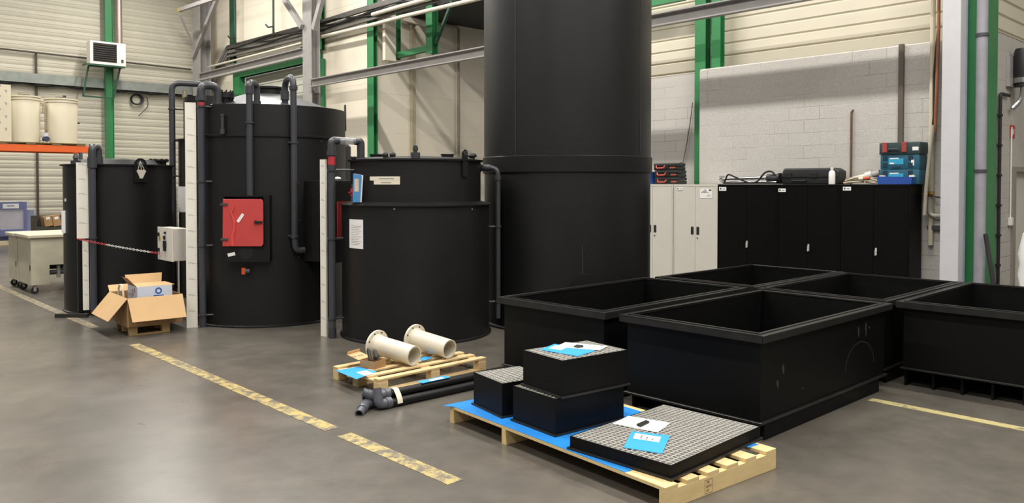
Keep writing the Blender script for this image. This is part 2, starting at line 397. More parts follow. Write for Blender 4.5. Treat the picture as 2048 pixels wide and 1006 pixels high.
# ---------------------------------------------------------------- steelwork
def hsec(m, x, y, w, d, z0, z1, t=.014, along='y'):
    # H column: flanges across y (width w), web along x (depth d)
    m.box((x - d / 2, y - w / 2, z0), (x - d / 2 + t, y + w / 2, z1)); m.box((x + d / 2 - t, y - w / 2, z0), (x + d / 2, y + w / 2, z1))
    m.box((x - d / 2 + t, y - t / 2, z0), (x + d / 2 - t, y + t / 2, z1))
XB = 11.2
c = thing('steel_column', 'tall grey H-section column in the left corner with diagonal brace', 'column', (XB + .15, 27.9, 0))
m = MB(); hsec(m, XB + .2, 28.05, .6, .4, 0, 10, .03); m.build('shaft', STEELG, c)
MB().bar((XB - .06, oX(389, 116, XB).y, oX(389, 116, XB).z), (XB - .06, oX(439, -6, XB).y, oX(439, -6, XB).z), .1, .15).build('brace', STEELG, c)
c = thing('steel_column', 'tall grey H-section column between the doorway and cream wall panels', 'column', (XB + .15, 20.05, 0))
m = MB(); hsec(m, XB + .14, 20.29, .47, .28, 0, 10, .03); m.build('shaft', STEELG, c)
MB().bar((XB - .05, 20.45, oX(605, 55, XB).z), (XB - .05, oX(573, 0, XB).y, oX(573, 0, XB).z), .12, .15).build('brace', STEELG, c)
MB().bar((XB - .05, 19.8, oX(621, 62, XB).z), (XB - .05, oX(648, -4, XB).y, oX(648, -4, XB).z), .12, .15).build('brace', STEELG, c)
c = thing('steel_column', 'pale grey steel column right of the black cabinets', 'column', (11.31, 3.66, 0))
m = MB(); m.box((11.2, 3.55, 0), (11.4, 3.77, 10)); m.build('shaft', COLG, c, bevel=.006)
m = MB(); m.box((11.4005, 3.535, 0), (11.42, 3.785, 10)); m.build('flange', mat('blue_grey_paint', '#8f95a6', .5), c)
def chan(m, p0, p1, h, d=.12, t=.02):
    # channel section running along y with its open side to the hall
    y0, y1 = p0, p1; x, z = XB, h
    return m
def beam(y0, y1, z0, z1, x, label):
    m = MB(); m.box((x, y0, z0), (x + .02, y1, z1)); m.box((x - .1, y0, z1 - .022), (x, y1, z1)); m.box((x - .1, y0, z0), (x, y1, z0 + .022))
    return tag(m.build('steel_beam', STEELG), label, 'beam')
beam(20.54, 27.74, 5.37, 5.62, XB + .02, 'grey channel beam above the green doorway lintel')
beam(3.8, 20.04, 4.48, 4.70, XB + .02, 'grey channel beam crossing behind the tallest tank')
rb = thing('crane_rail_beam', 'grey beam end with yellow tip jutting left of the corner column', 'beam', (10.4, 26, 7.4))
MB().bar((10.4, 27.35, 7.66), (10.4, 20.0, 7.45), .1, .12).build('beam_body', STEELG, rb)
MB().bar((10.4, 27.47, 7.665), (10.4, 27.35, 7.66), .11, .13).build('end_plate', YELL, rb)
MB().bar((10.4, 27.4, 7.5), (11.0, 27.8, 6.6), .05, .05).build('strut', STEELG, rb)

def gpost(x, y, w, d, z0, z1, label, mt=GREEN):
    m = MB(); hsec(m, x, y, w, d, z0, z1, .012); return tag(m.build('green_post', mt), label, 'post')
gpost(8.5, YL - .42, .2, .24, 0, 10, 'green steel post on left wall behind the heater', GREEN)
gpost(XW - .06, 26.5, .3, .1, 5.66, 10, 'dark green post right of the left corner column', GREEND)
gpost(XW - .06, 20.66, .3, .1, 5.66, 10, 'green post just right of the grey column above the doorway', GREEN)
gpost(XW - .075, 17.96, .3, .13, 0, 10, 'green steel post at the edge of the cream wall bay', GREEN)
gpost(12.36, 17.62, .15, .17, oY(790, 119, 17.62).z, 7.8, 'green hanging post beside the white boxed panel', GREEN)
p3 = oX(864, 100, 12.6)
gpost(12.6, p3.y, .26, .2, p3.z - .1, 7.8, 'green hanging post nearest the tallest tank', GREEN)
m = MB(); m.bar((12.36, 17.54, oX(797, 111, 12.36).z), (12.58, p3.y + .135, oX(857, 97, 12.6).z), .12, .15); tag(m.build('green_beam', GREEN), 'short green beam joining the two hanging green posts', 'beam')
a = oX(866, 88, 12.6); b_ = oX(905, 0, 12.6); b2 = oX(866, 95, 12.6)
m = MB(); m.bar((12.6, p3.y - .16, a.z), (12.6, oX(905, 2, 12.6).y, oX(905, 2, 12.6).z), .07, .07); tag(m.build('green_brace', GREEND), 'dark green diagonal brace rising toward the tallest tank', 'brace')
# white boxed panel between the posts
m = MB(); q0 = oY(760, 119, YR - .35); q1 = oY(786, 122, YR - .35)
m.box((XW + .02, YR - .40, q0.z), (12.26, YR - .28, 7.6)); tag(m.build('boxed_panel', PANEL), 'cream boxed panel hanging between green posts above the bay', 'panel')
g1 = oX(1398, 200, 12.28); gpost(12.2, 8.05, .22, .16, 0, 10, 'green post left of the block wall infill, standing behind it', GREEN)
g2 = oX(1438, 100, 12.2); gpost(12.14, g2.y - .02, .17, .14, 3.79, 10, 'short green post standing on top of the block wall infill', GREEN)
tag(MB().bar((12.0, 13.0, oX(1330, 5, 12.0).z + .05), (12.0, 8.3, oX(1330, 5, 12.0).z + .05), .1, .16).build('green_beam', GREEN), 'green beam on cladding right of the tallest tank', 'beam')
# green I post and grey pipe on the right
g0, g1 = oX(1926, 300, 11.5).y, oX(1973, 300, 11.5).y; gx = oY(1993, 300, g1).x
m = MB(); m.box((11.5, g1, 0), (11.52, g0, 10)); m.box((11.52, g1, 0), (gx - .02, g1 + .02, 10)); m.box((gx - .02, g1, 0), (gx, g0, 10))
tag(m.build('green_post', GREEN), 'broad green steel post right of the pale grey column', 'post')
PXX = 11.41; PYY = oX(1961.5, 300, PXX).y
dp = thing('drain_pipe', 'grey vertical drain pipe in front of broad green post', 'pipe', (PXX, PYY, 0))
MB().cyl((PXX, PYY, 0), (PXX, PYY, 10), .066, 24).build('pipe', mat('grey_pvc_pipe', '#98979f', .45), dp)
for py in (70, 342):
    z = Hh((PXX, PYY), py); MB().cyl((PXX, PYY, z - .02), (PXX, PYY, z + .02), .078, 24).build('clip', DKGREY, dp)

# cable trays, pipes and rods along the back wall
tr = thing('cable_tray', 'dark stepped cable trays climbing along the back wall', 'cable tray', (11.7, 20, 5.6))
for k, (off, w) in enumerate(((0, .13), (.17, .1), (.31, .07))):
    pts = []
    for (px, py) in ((410, 190), (428, 148), (456, 95), (600, 57), (640, 46), (720, 21), (880, -26)):
        p = oX(px, py, 11.705 - k * .003); pts.append(Vector((p.x, p.y - (off * .9 if px < 450 else 0), p.z - (off if px >= 450 else off * .4))))
    m = MB()
    for a, b in zip(pts, pts[1:]): m.bar(a, b, .08, w)
    m.build('tray', TRAYM, tr)
random.seed(4)
for k in range(3):
    pts = []
    for i in range(26):
        t = i / 25; px = 470 + (880 - 470) * t; py = 100 - (470 - px) * -.27 + 6; p = oX(px, 92 + 4 * k - (px - 456) * .262 + 3, 11.64 - k * .002)
        pts.append(p + Vector((0, 0, .05 * sin(px * .05 + k * 2) - .03)))
    MB().tube(pts, .02, 6).build('cable', DARK, tr)
def pipe_px(name, pts, X, r, mt, label, cat, n=10, fil=.1):
    P = [oX(px, py, X) for px, py in pts]
    return tag(MB().tube(fillet(P, fil) if len(P) > 2 else P, r, n).build(name, mt), label, cat)
pipe_px('wall_pipe', [(398, 139), (604, 86)], 11.60, .035, BEIGE, 'thin cream pipe left of the middle grey column under the cable trays', 'pipe')
pipe_px('wall_pipe', [(455, 133), (604, 97)], 11.595, .05, TRAYM, 'thick dull grey pipe just above the doorway beam', 'pipe')
pipe_px('wall_pipe', [(628, 77), (743, 50), (802, 34), (946, 0), (1000, -14)], 11.60, .05, BEIGE, 'long cream pipe running up to the tallest tank', 'pipe')
pipe_px('wall_pipe', [(745, 29), (800, 13), (900, -15)], 11.56, .05, BEIGE, 'short cream pipe above the long cream one near hanging posts', 'pipe')
for px, yb in ((470, 88), (547, 66)):
    p = oX(px, yb, 11.6); rd = thing('hanging_rod', 'thin green hanging rod above the trays, %s of two' % ('left' if px == 470 else 'right'), 'rod', (11.6, p.y, p.z))
    MB().cyl((11.6, p.y, p.z), (11.6, p.y, 10), .035, 8).build('rod', GREEND, rd)
    MB().tube([(11.6, p.y, p.z + .2), (11.55, p.y + .25, p.z + .2), (11.5, p.y + .32, p.z + .3)], .025, 6).build('hook', DKGREY, rd)
# cream bracket and conduit in the bay
br = thing('wall_bracket', 'cream bracket with diagonal strut beside the hanging green posts', 'bracket', (13.2, YR - .3, 6))
MB().bar(oY(806, 36, YR - .3), oY(862, 52, YR - .3), .08, .14).build('arm', PANEL, br)
MB().bar(oY(833, 52, YR - .3), oY(860, 96, YR - .3), .08, .12).build('strut', PANEL, br)
P = [oY(820, 34, YR - .12), oY(917, 55, YR - .12), oY(917, 100, YR - .12), Vector((oY(917, 55, YR - .12).x, YR - .12, .1))]
tag(MB().tube(fillet(P, .1), .04, 8).build('conduit', mat('brown_grey_conduit', '#8f8676', .5)), 'bent conduit dropping down the bay wall nearest the tallest tank', 'pipe')
x = oY(826, 90, YR - .08).x
tag(MB().box((x - .06, YR - .12, .1), (x + .06, YR - .02, oY(826, 50, YR).z)).build('conduit', mat('beige_conduit', '#a99f88', .5)), 'flat vertical conduit on the bay wall right of the green post', 'pipe')
x = oY(834, 90, YR - .05).x
# ---------------------------------------------------------------- left wall fittings
YF = YL - .03
def wall_run(name, pts, r, mt, label, cat):
    P = [oY(px, py, YF - .1) for px, py in pts]; return tag(MB().tube(P, r, 8).build(name, mt), label, cat)
wall_run('wall_pipe', [(-60, 90.5), (382, 139)], .03, mat('dark_conduit', '#4e4941', .5), 'thin dark pipe along the left wall behind the heater', 'pipe')
rl = thing('cable_rail', 'grey cable rail with black cables along the left wall', 'cable tray', (6, YF, 5.2))
a = oY(-60, 141, YF - .12); b = oY(382, 184, YF - .12)
m = MB(); m.bar((a.x, YF - .17, 5.13), (b.x + .2, YF - .17, 5.13), .16, .3); m.build('rail', mat('weathered_zinc', '#8d938e', .5, metal=.3, var=.2, scale=4), rl)
pts = [Vector((a.x + (b.x + .2 - a.x) * i / 30, YF - .17, 4.945 + .03 * sin(i * 1.3))) for i in range(31)]
m = MB(); m.tube(pts, .045, 6); m.build('cable', DARK, rl)
x = oY(73, 200, YF - .05).x
tag(MB().tube([(x, YF - .05, .3), (x, YF - .05, oY(73, 106, YF).z)], .035, 8).build('conduit', mat('brown_conduit', '#493d36', .5)), 'thin brown vertical conduit on the left wall behind beige tanks', 'pipe')
co = thing('cable_coil', 'coil of black cable hanging on the left wall', 'cable', tuple(oY(272, 195, YF - .1)))
cpt = oY(273, 199, YF - .08); m = MB()
for k in range(4):
    rr = .15 + .014 * k
    m.tube([(cpt.x + rr * cos(t * 2 * pi / 32) * (1 + .05 * k), YF - .06 - .025 * k, cpt.z + rr * sin(t * 2 * pi / 32)) for t in range(33)], .014, 6, False)
m.build('loops', DARK, co)
e = oY(277, 232, YF - .06)
MB().tube(fillet([(cpt.x + .2, YF - .1, cpt.z + .1), (cpt.x + .36, YF - .08, cpt.z + .1), (cpt.x + .4, YF - .06, cpt.z - .2), (e.x, YF - .06, e.z)], .2), .012, 6).build('loose_end', DARK, co)
# gas heater
YH = 28.0
p0 = oY(180, 80, YH); p1 = oY(252, 90, YH); zb = oY(180, 127, YH).z
ht = thing('unit_heater', 'white wall heater with dark louvres on green wall post', 'heater', ((p0.x + p1.x) / 2, YH + .4, zb))
x0, x1, z1 = p0.x, p1.x, p0.z
m = MB(); m.box((x0, YH, zb), (x1, YH + .4, z1)); m.build('casing', WHITE, ht, bevel=.015)
lx0, lx1, lz0, lz1 = x0 + .09, x0 + .80, zb + .1, z1 - .06
lv = MB().box((lx0, YH - .012, lz0), (lx1, YH + .004, lz1)).build('louvre_grille', DARK, ht)
m = MB()
for i in range(8):
    z = lz0 + .03 + i * (lz1 - lz0 - .04) / 8
    m.prism([(lx0 + .02, YH - .012, z), (lx0 + .02, YH - .045, z + .02), (lx0 + .02, YH - .045, z + .032), (lx0 + .02, YH - .012, z + .018)], (lx1 - lx0 - .04, 0, 0))
m.build('slats', mat('brown_black_slat', '#3c3833', .5), lv)
MB().box((x1 - .16, YH - .012, zb + .12), (x1 - .08, YH + .002, zb + .22)).build('control_badge', DKGREY, ht)
fx = oY(236, 60, YH + .4).x
MB().cyl((fx, YH + .25, z1 - .01), (fx, YH + .25, 10), .085, 20).build('flue_pipe', mat('stainless_flue', '#b7a8a0', .3, metal=.8), ht)
m = MB(); yb = YH + .35
q = [oY(px, py, yb) for px, py in ((177, 131), (166, 192), (227, 197), (240, 136))]
for a, b in zip(q, q[1:] + q[:1]): m.bar(a, b, .05, .05)
m.bar((x0 - .12, yb, q[0].z), (x0 - .12, YH - .02, q[0].z - .0), .05, .05); m.bar((x0 - .12, YH, q[0].z), (x1 - .05, YH + .02, q[0].z), .05, .05); m.bar((x1 - .05, YH, q[0].z), (q[3].x, yb, q[3].z), .05, .05)
m.build('support_bracket', GREEND, ht)

# ---------------------------------------------------------------- tanks
T1C, T1R = (3.826, 12.456), .72
T2C, T2R = (5.504, 12.855), .628
T3C, T3R = (5.095, 10.282), 1.023
T4C, T4R = (5.817, 7.892), .887
T4U = .785
T5C, T5R = (6.929, 12.023), .46
T6C, T6R = (7.818, 7.251), 1.095
def front(c, r): D = hypot(*c); return (c[0] * (1 - r / D), c[1] * (1 - r / D))
def zt(c, r, y): return Hh(front(c, r), y)
def gz(p, y): return Hh(p, y)
def gauge_board(root, p, o, w, z0, z1, th=.012, ticks=True):
    # white scale board: numbers and tick marks are printed on its face
    F = frame((p[0], p[1], 0), o); m = MB(F); m.box((-w / 2, -th, z0), (w / 2, 0, z1))
    m.m = 1
    if ticks:
        n = int((z1 - z0) / .02)
        for i in range(1, n):
            z = z0 + i * .02; big = i % 10 == 0; l = .45 if big else (.22 if i % 5 == 0 else .14)
            m.box((w / 2 - w * l, -th - .0006, z), (w / 2 - .004, -th + .0004, z + (.003 if big else .0018)))
            if big: m.m = 2; m.box((-w * .32, -th - .0006, z + .008), (w * .2, -th + .0004, z + .011)); m.box((-w * .32, -th - .0006, z + .018), (w * .1, -th + .0004, z + .021)); m.m = 1
    return m.build('gauge_board', [BOARD, INKL, INKL], root)
def clamp(root, p, z, r, to, name='pipe_clamp'):
    # clip round a pipe at p with a stem reaching to the tank wall
    m = MB(); m.cyl((p[0], p[1], z - .012), (p[0], p[1], z + .012), r * 1.28, 16); m.tube([(p[0], p[1], z), (to[0], to[1], z)], .012, 8); return m.build(name, PIPEM, root)
def coupling(m, a, b, r, n=20): m.cyl(a, b, r, n)
def onwall(c, r, p): d = radial(c, p); return v2(c) + d * (r - .005)
def flange_top(m, c, r, z, h, bolts=8):
    m.cyl((c[0], c[1], z), (c[0], c[1], z + h * .7), r * .72, 20); m.cyl((c[0], c[1], z + h * .7), (c[0], c[1], z + h), r, 24)
    for i in range(bolts):
        a = 2 * pi * i / bolts; m.cyl((c[0] + r * .82 * cos(a), c[1] + r * .82 * sin(a), z + h * .55), (c[0] + r * .82 * cos(a), c[1] + r * .82 * sin(a), z + h * 1.12), r * .1, 8)
def lug(root, c, r, px, z0, z1, w=.09, th=.02, hole=True, edge=False, seg=10):
    # lifting eye: rounded plate standing on the tank wall
    p = surf(c, r, px); o = radial(c, p) if not edge else Vector((-radial(c, p).y, radial(c, p).x))
    F = frame((p[0], p[1], 0), radial(c, p)); m = MB(F); R = w / 2; ro = R * .38
    pts = [(-R, z0)] + [(-R * cos(pi * i / seg), z1 - R + R * sin(pi * i / seg)) for i in range(seg + 1)] + [(R, z0)]
    m.prism([(x, -.001 - th, z) for x, z in pts], (0, th, 0)); L = m.build('lifting_lug', BLACK, root)
    if hole:
        m = MB(F); m.ring([(R * .55, (0, -th - .006, z1 - R)), (R * .55, (0, -th - .001, z1 - R)), (R * .3, (0, -th - .001, z1 - R)), (R * .3, (0, -th - .006, z1 - R))], Vector((0, 1, 0)), 16)
        m.build('eye_ring', DKGREY, L)
    return L
def paper(m, c, r, x0, x1, y0, y1, tilt=0, rows=10):
    p = surf(c, r, (x0 + x1) / 2); z1, z0 = Hh(p, y0), Hh(p, y1); m.m = 0; m.patch(c, r, x0, x1, z0, z1, .003, 6, tilt)
    m.m = 1
    for i in range(rows):
        z = z1 - (z1 - z0) * (.22 + .7 * i / rows)
        m.patch(c, r + .003, x0 + (x1 - x0) * .12, x1 - (x1 - x0) * (.12 + .1 * (i % 3)), z - .004, z, .0006, 3, tilt * .7)
    return m

# --- left tank
c, r = T1C, T1R; f = front(c, r); zr = gz(f, 328)
t = thing('storage_tank', 'leftmost black tank, low and wide, with red and white chain across it', 'tank', (c[0], c[1], 0))
MB().lathe(c, [(0, 0), (r + .02, 0), (r + .02, .02), (r, .03), (r, zr - .02), (0, zr - .02)]).build('body', BLACK, t)
MB().lathe(c, [(r - .02, zr - .02), (r + .035, zr - .02), (r + .035, zr), (r - .02, zr)]).build('top_flange', BLACKS, t)
MB().lathe(c, [(0, zr - .01), (r - .12, zr), (r - .2, zr + .07), (0, zr + .1)]).build('lid', BLACKS, t)
def top_at(px, c, y, back=.0): p = surf(c, T1R, px); return p
q = surf(c, r - .18, 318); m = MB(); flange_top(m, q, .14, zr, .085, 8); m.build('manhole', BLACK, t)
lug1 = lug(t, c, r, 280, zr - .25, zr + .085, .17, .025)
q = surf(c, r - .08, 152); m = MB(); m.cyl((q[0], q[1], zr), (q[0], q[1], zr + .05), .065, 16); m.cyl((q[0], q[1], zr + .05), (q[0], q[1], zr + .085), .03, 12); m.cyl((q[0], q[1], zr + .085), (q[0], q[1], zr + .15), .04, 12, .02); m.build('nozzle', PIPEM, t)
gp = surf(c, r + .08, 185); z1 = gz(gp, 318)
MB().cyl(v3(gp, .05), v3(gp, z1 - .12), .043, 20).build('gauge_pipe', SMOKE, t)
m = MB(); m.cyl(v3(gp, z1 - .19), v3(gp, z1 - .12), .036, 16); m.build('float_indicator', REDR, t)
q = surf(c, r - .03, 197); zt_ = gz(gp, 294)
m = MB(); m.tube(fillet([v3(gp, z1 - .12), v3(gp, zt_), v3(q, zt_), v3(q, zr)], .07), .05, 18); m.cyl(v3(gp, z1 - .12), v3(gp, z1 + .02), .062, 20); m.cyl(v3(q, zr - .01), v3(q, zr + .1), .062, 20); m.build('elbow_pipe', PIPEM, t)
for y in (476,): clamp(t, gp, gz(gp, y), .043, onwall(c, r, gp))
o = Vector((-sin(radians(13)), -1, 0))
bp = surf(c, r + .06, 164.5)
gauge_board(t, bp, -Vector((bp[0], bp[1], 0)), .145, gz(bp, 477), gz(bp, 325))
bp2 = surf(c, r + .065, 169.3); gauge_board(t, bp2, -Vector((bp2[0], bp2[1], 0)), .075, gz(bp2, 620), gz(bp2, 480))
m = MB()
for i, (dx, tl) in enumerate(((276, -25), (283, 5), (289, 25))):
    p = surf(c, r + .035, dx); z = gz(p, 340); F = frame((p[0], p[1], z), radial(c, p)) @ Matrix.Rotation(radians(tl), 4, 'Y')
    m.T = F; m.box((-.022, -.006 - i * .004, -.12), (.022, -.003 - i * .004, 0)); m.T = None
    m.tube([v3(p, z), v3(surf(c, r + .035, 281), gz(p, 322))], .004, 6)
m.build('paper_tag', mat('grey_white_tag', '#cfc9bb', .6), t)
m = MB(); q = surf(c, r, 127); 
tag_ = MB(); p = surf(c, r, 128.5); z1 = gz(p, 421); z0 = gz(p, 466); F = frame((p[0], p[1], 0), -Vector((p[0], p[1], 0)))
tag_.T = F; tag_.box((-.04, -.03, z0), (.03, -.024, z1)); tag_.build('document_sheet', PAPER, t)
p = surf(c, r, 131); F = frame((p[0], p[1], gz(p, 400)), radial(c, p)); m = MB(F); m.box((-.02, -.01, -.02), (.02, 0, .02)); m.build('white_plug', WHITE, t)
MB().bar((v3(surf(c, r + .03, 157), .04)), v3(surf(c, r + .03, 157), gz(p, 480)), .06, .05).build('board_rail', BLACK, t)

# --- tank behind, half hidden
c, r = T2C, T2R; zf = gz(front(c, r), 277); zt2 = gz(front(c, r - .1), 192)
t2 = thing('storage_tank', 'half hidden narrow black tank between leftmost tank and the largest wide tank', 'tank', (c[0], c[1], 0))
MB().lathe(c, [(0, 0), (r, 0), (r, zf - .02), (0, zf - .02)]).build('body', BLACK, t2)
MB().lathe(c, [(r - .11, zf - .02), (r + .045, zf - .02), (r + .045, zf), (r - .11, zf + .02)]).build('flange', BLACKS, t2)
MB().lathe(c, [(0, zf), (r - .08, zf), (r - .08, zt2), (0, zt2 + .05)]).build('neck', BLACK, t2)
vp = Z(345, 600); vp = v2(c) + radial(c, surf(c, r + .09, 362)) * 0 + v2(surf(c, r, 357)) * 0
a = az(345.5); dist = hypot(*c) * cos(asin((r + .07) / hypot(*c))); vp = Vector((cos(a), sin(a))) * (dist - .05)
z1 = gz(vp, 166); ep = Vector((cos(az(412)), sin(az(412)))) * (dist - .05)
m = MB(); m.tube(fillet([v3(vp, gz(vp, 600)), v3(vp, z1), v3(ep, z1), v3(ep, zt2 - .02)], .12), .047, 16); m.build('overflow_pipe', PIPEM, t2)
for y in (218, 352, 480): clamp(t2, vp, gz(vp, y), .047, onwall(c, r - (.08 if y < 270 else 0), vp))
bp = surf(c, r + .02, 359); bq = Vector((cos(az(351)), sin(az(351)))) * dist
gauge_board(t2, bq, -Vector((bq[0], bq[1], 0)), .055, gz(bq, 600), gz(bq, 375))
m = MB(); p = surf(c, r, 366)
F = frame((p[0], p[1], 0), -Vector((p[0], p[1], 0)) + Vector((0, .3 * hypot(*p), 0))); m.T = F; m.box((-.055, -.1, gz(p, 424)), (.055, -.095, gz(p, 373))); m.build('document_sheet', PAPER, t2)
q = surf(c, r - .2, 371); MB().cyl(v3(q, zt2), v3(q, zt2 + .12), .04, 12).build('nozzle', mat('brass_fitting', '#9c927e', .4, metal=.4), t2)
# control box hanging in front of it
cp = Vector((cos(az(347)), sin(az(347)))); cp = cp * (10.45 / cp.dot(FWD.to_2d()))
X0, yr = cp.x, cp.y; yl = oX(318, 480, X0).y; x1 = oY(374, 480, yr).x
cz1, cz0 = oX(347, 457, X0).z, oX(347, 523, X0).z
# --- big wide tank
c, r = T3C, T3R; f = front(c, r); zr = gz(f, 208); zg = gz(f, 270)
t3 = thing('storage_tank', 'largest wide black tank with the small red door box on its front', 'tank', (c[0], c[1], 0))
MB().lathe(c, [(0, 0), (r + .02, 0), (r + .02, .018), (r, .03), (r, zr), (r - .02, zr), (r - .02, zr - .06), (0, zr - .06)], 128).build('body', BLACK, t3)
MB().lathe(c, [(r - .002, zg - .018), (r + .022, zg - .018), (r + .022, zg + .006), (r - .002, zg + .012)], 128).build('hoop', BLACKS, t3)
zc = gz(c, 190)
MB().lathe(c, [(r - .03, zr - .03), (.36, zc - .02), (0, zc)], 128).build('conical_roof', mat('glossy_grey_roof', '#44474c', .34), t3)
q = Vector((cos(az(541)), sin(az(541)))) * (hypot(*c) - .1)
zq0, zq1 = gz(q, 195), gz(q, 175)
m = MB(); m.cyl(v3(q, zc - .15), v3(q, zq1 - .02), .165, 32); m.cyl(v3(q, zq1 - .025), v3(q, zq1), .195, 32); m.build('manhole', BLACK, t3)
q = surf(c, r - .25, 453); zq = gz(q, 184); m = MB(); flange_top(m, q, .105, zr - .06, zq - zr + .05, 10); m.build('nozzle', BLACK, t3)
gp = Z(406, 654).to_2d()
z1 = gz(gp, 196); zt_ = gz(gp, 170)
MB().cyl(v3(gp, .03), v3(gp, z1), .040, 20).build('gauge_pipe', SMOKE, t3)
MB().cyl(v3(gp, 0), v3(gp, .13), .043, 16).build('pipe_foot', PIPEM, t3)
MB().cyl(v3(gp, gz(gp, 212)), v3(gp, gz(gp, 205)), .043, 16).build('float_indicator', REDR, t3)
q = surf(c, r - .12, 437)
m = MB(); m.tube(fillet([v3(gp, z1 - .02), v3(gp, zt_), v3(q, zt_), v3(q, zr - .05)], .09), .05, 18)
m.cyl(v3(gp, z1 - .03), v3(gp, z1 + .03), .064, 20); m.cyl(v3(q, zr - .05), v3(q, zr + .04), .066, 20); m.build('elbow_pipe', PIPEM, t3)
for y in (213, 363, 491, 630): clamp(t3, gp, gz(gp, y), .041, onwall(c, r, surf(c, r, 424)))
bp = Z(384.5, 655).to_2d(); gauge_board(t3, bp, -Vector((bp[0], bp[1], 0)), .128, .0, gz(bp, 205))
# front pipes
def riser(px, ytop, ybot, px_roof, r0, end=None):
    p = surf(c, r + .055, px); zt_ = gz(p, ytop); zb = gz(p, ybot); q = surf(c, r - .18, px_roof)
    path = [v3(p, zb), v3(p, zt_), v3(q, zt_), v3(q, zr - .06)]
    if end is not None: path = end + path[1:]
    return p, q, path
p, q, path = riser(500, 164, 392, 515, .04)
m = MB(); m.tube(fillet(path, .08), .040, 18); m.cyl(v3(p, gz(p, 188)), v3(p, gz(p, 172)), .05, 18); m.cyl(v3(q, zr - .06), v3(q, zr + .05), .052, 18); fp = m.build('vent_pipe', PIPEM, t3)
clamp(t3, p, gz(p, 245), .042, onwall(c, r, surf(c, r, 507)))
p = surf(c, r + .06, 588); zb = gz(p, 478); e = surf(c, r + .06, 608); ze = gz(e, 500)
q = surf(c, r - .25, 571); zt_ = gz(p, 152)
m = MB(); m.tube(fillet([v3(e, ze), v3(p + (e - p) * .15, ze), v3(p, zb), v3(p, zt_), v3(q, zt_ - .02), v3(q, zr - .06)], .14), .040, 18)
m.cyl(v3(p, gz(p, 180)), v3(p, gz(p, 172)), .052, 18); m.cyl(v3(q, gz(q, 200)), v3(q, gz(q, 182)), .054, 18); m.cyl(v3(p, gz(p, 476)), v3(p, gz(p, 470)), .052, 18); m.build('overflow_pipe', PIPEM, t3)
clamp(t3, p, gz(p, 285), .042, onwall(c, r, surf(c, r, 577))); clamp(t3, p, gz(p, 472), .042, onwall(c, r, surf(c, r, 576)))
p = surf(c, r + .04, 446); m = MB(); m.cyl(v3(p, gz(p, 268)), v3(p, gz(p, 258)), .03, 12); m.cyl(v3(p, gz(p, 258)), v3(p, gz(p, 230)), .018, 12); m.cyl(v3(p, gz(p, 232)), v3(p, gz(p, 228)), .024, 12)
m.tube([v3(p, gz(p, 266)), v3(onwall(c, r, p), gz(p, 266))], .01, 6); m.build('level_probe', PIPEM, t3)
D = hypot(*c); pe = v2(c) + Vector((sin(az(538.7)), -cos(az(538.7)))) * (r - .005); F = frame((pe[0], pe[1], 0), radial(c, pe))
z0, z1 = gz(pe, 262), gz(pe, 210)
m = MB(F); m.prism([(-.05, -.02, z0), (.05, -.02, z0), (.05, -.02, z1 - .04), (.03, -.02, z1), (-.03, -.02, z1), (-.05, -.02, z1 - .04)], (0, .022, 0)); m.build('lifting_lug', BLACK, t3)
for px, y in ((507, 276), (643, 283), (597, 367), (597, 441), (597, 514)):
    p = surf(c, r, px); o = radial(c, p); MB().cyl((p[0], p[1], gz(p, y)), (p[0] + o.x * .008, p[1] + o.y * .008, gz(p, y)), .012, 10).build('bolt_head', CHROME, t3)
bx = MB(); bx.box((X0, yr, cz0), (x1, yl, cz1)); cb = bx.build('control_box', WHITE, t3, bevel=.008)
MB().box((X0 - .018, yr - .002, cz0 - .005), (X0 - .001, yl + .002, cz1 + .005)).build('door', WHITE, cb, bevel=.004)
for (fy, fz, w, h) in ((.5, .70, .04, .05), (.52, .5, .08, .09), (.52, .35, .06, .05), (.12, .78, .03, .05), (.12, .3, .03, .05), (.55, .85, .03, .03)):
    y = yl + (yr - yl) * fy; z = cz0 + (cz1 - cz0) * fz; MB().box((X0 - .04, y - w / 2, z - h / 2), (X0 - .017, y + w / 2, z + h / 2)).build('switch', DARK, cb, bevel=.004)
y = yl + (yr - yl) * .15; z = cz0 + (cz1 - cz0) * .68
MB().box((X0 - .021, y - .03, z - .04), (X0 - .017, y + .03, z + .02)).build('warning_label', YELL, cb)
e = onwall(c, r, Vector((x1, yl)))
MB().bar((x1 - .06, yl - .06, cz0 + .2), (e[0], e[1], cz0 + .2), .05, .05).build('bracket', PIPEM, cb)
# red door box
p = surf(c, r, 497); o = radial(c, p); F = frame((p[0], p[1], 0), o)
zb1, zb0 = gz(p, 391), gz(p, 522); w = .275
m = MB(F); m.box((-w, -.12, zb0), (w, .06, zb0 + .012)); m.box((-w, -.12, zb1 - .012), (w, .06, zb1)); m.box((-w, -.12, zb0), (-w + .012, .06, zb1)); m.box((w - .012, -.12, zb0), (w, .06, zb1))
m.box((w - .06, -.125, zb0), (w + .012, -.112, zb1)); zd0 = gz(p, 491); m.box((-w, -.118, zb0), (w - .06, -.108, zd0))
db = m.build('valve_box', BLACKS, t3)
m = MB(F @ Matrix.Translation((-.01, -.135, 0)) @ Matrix.Rotation(radians(-4), 4, 'Z'))
dz0, dz1 = gz(p, 491) , gz(p, 398); cc = .03
pts = [(-w + .0, dz0), (w - .065, dz0), (w - .045, dz0 + cc), (w - .045, dz1 - cc), (w - .065, dz1), (-w + .01, dz1)]
m.prism([(x, 0, z) for x, z in pts], (0, -.015, 0)); dr = m.build('door', REDD, db, bevel=.003)
Fd = F @ Matrix.Translation((-.01, -.152, 0)) @ Matrix.Rotation(radians(-4), 4, 'Z')
for y in (408, 477): m = MB(Fd); z = gz(p, y); m.box((-w - .02, -.012, z - .013), (-w + .07, 0, z + .013)); m.build('hinge', DKGREY, dr)
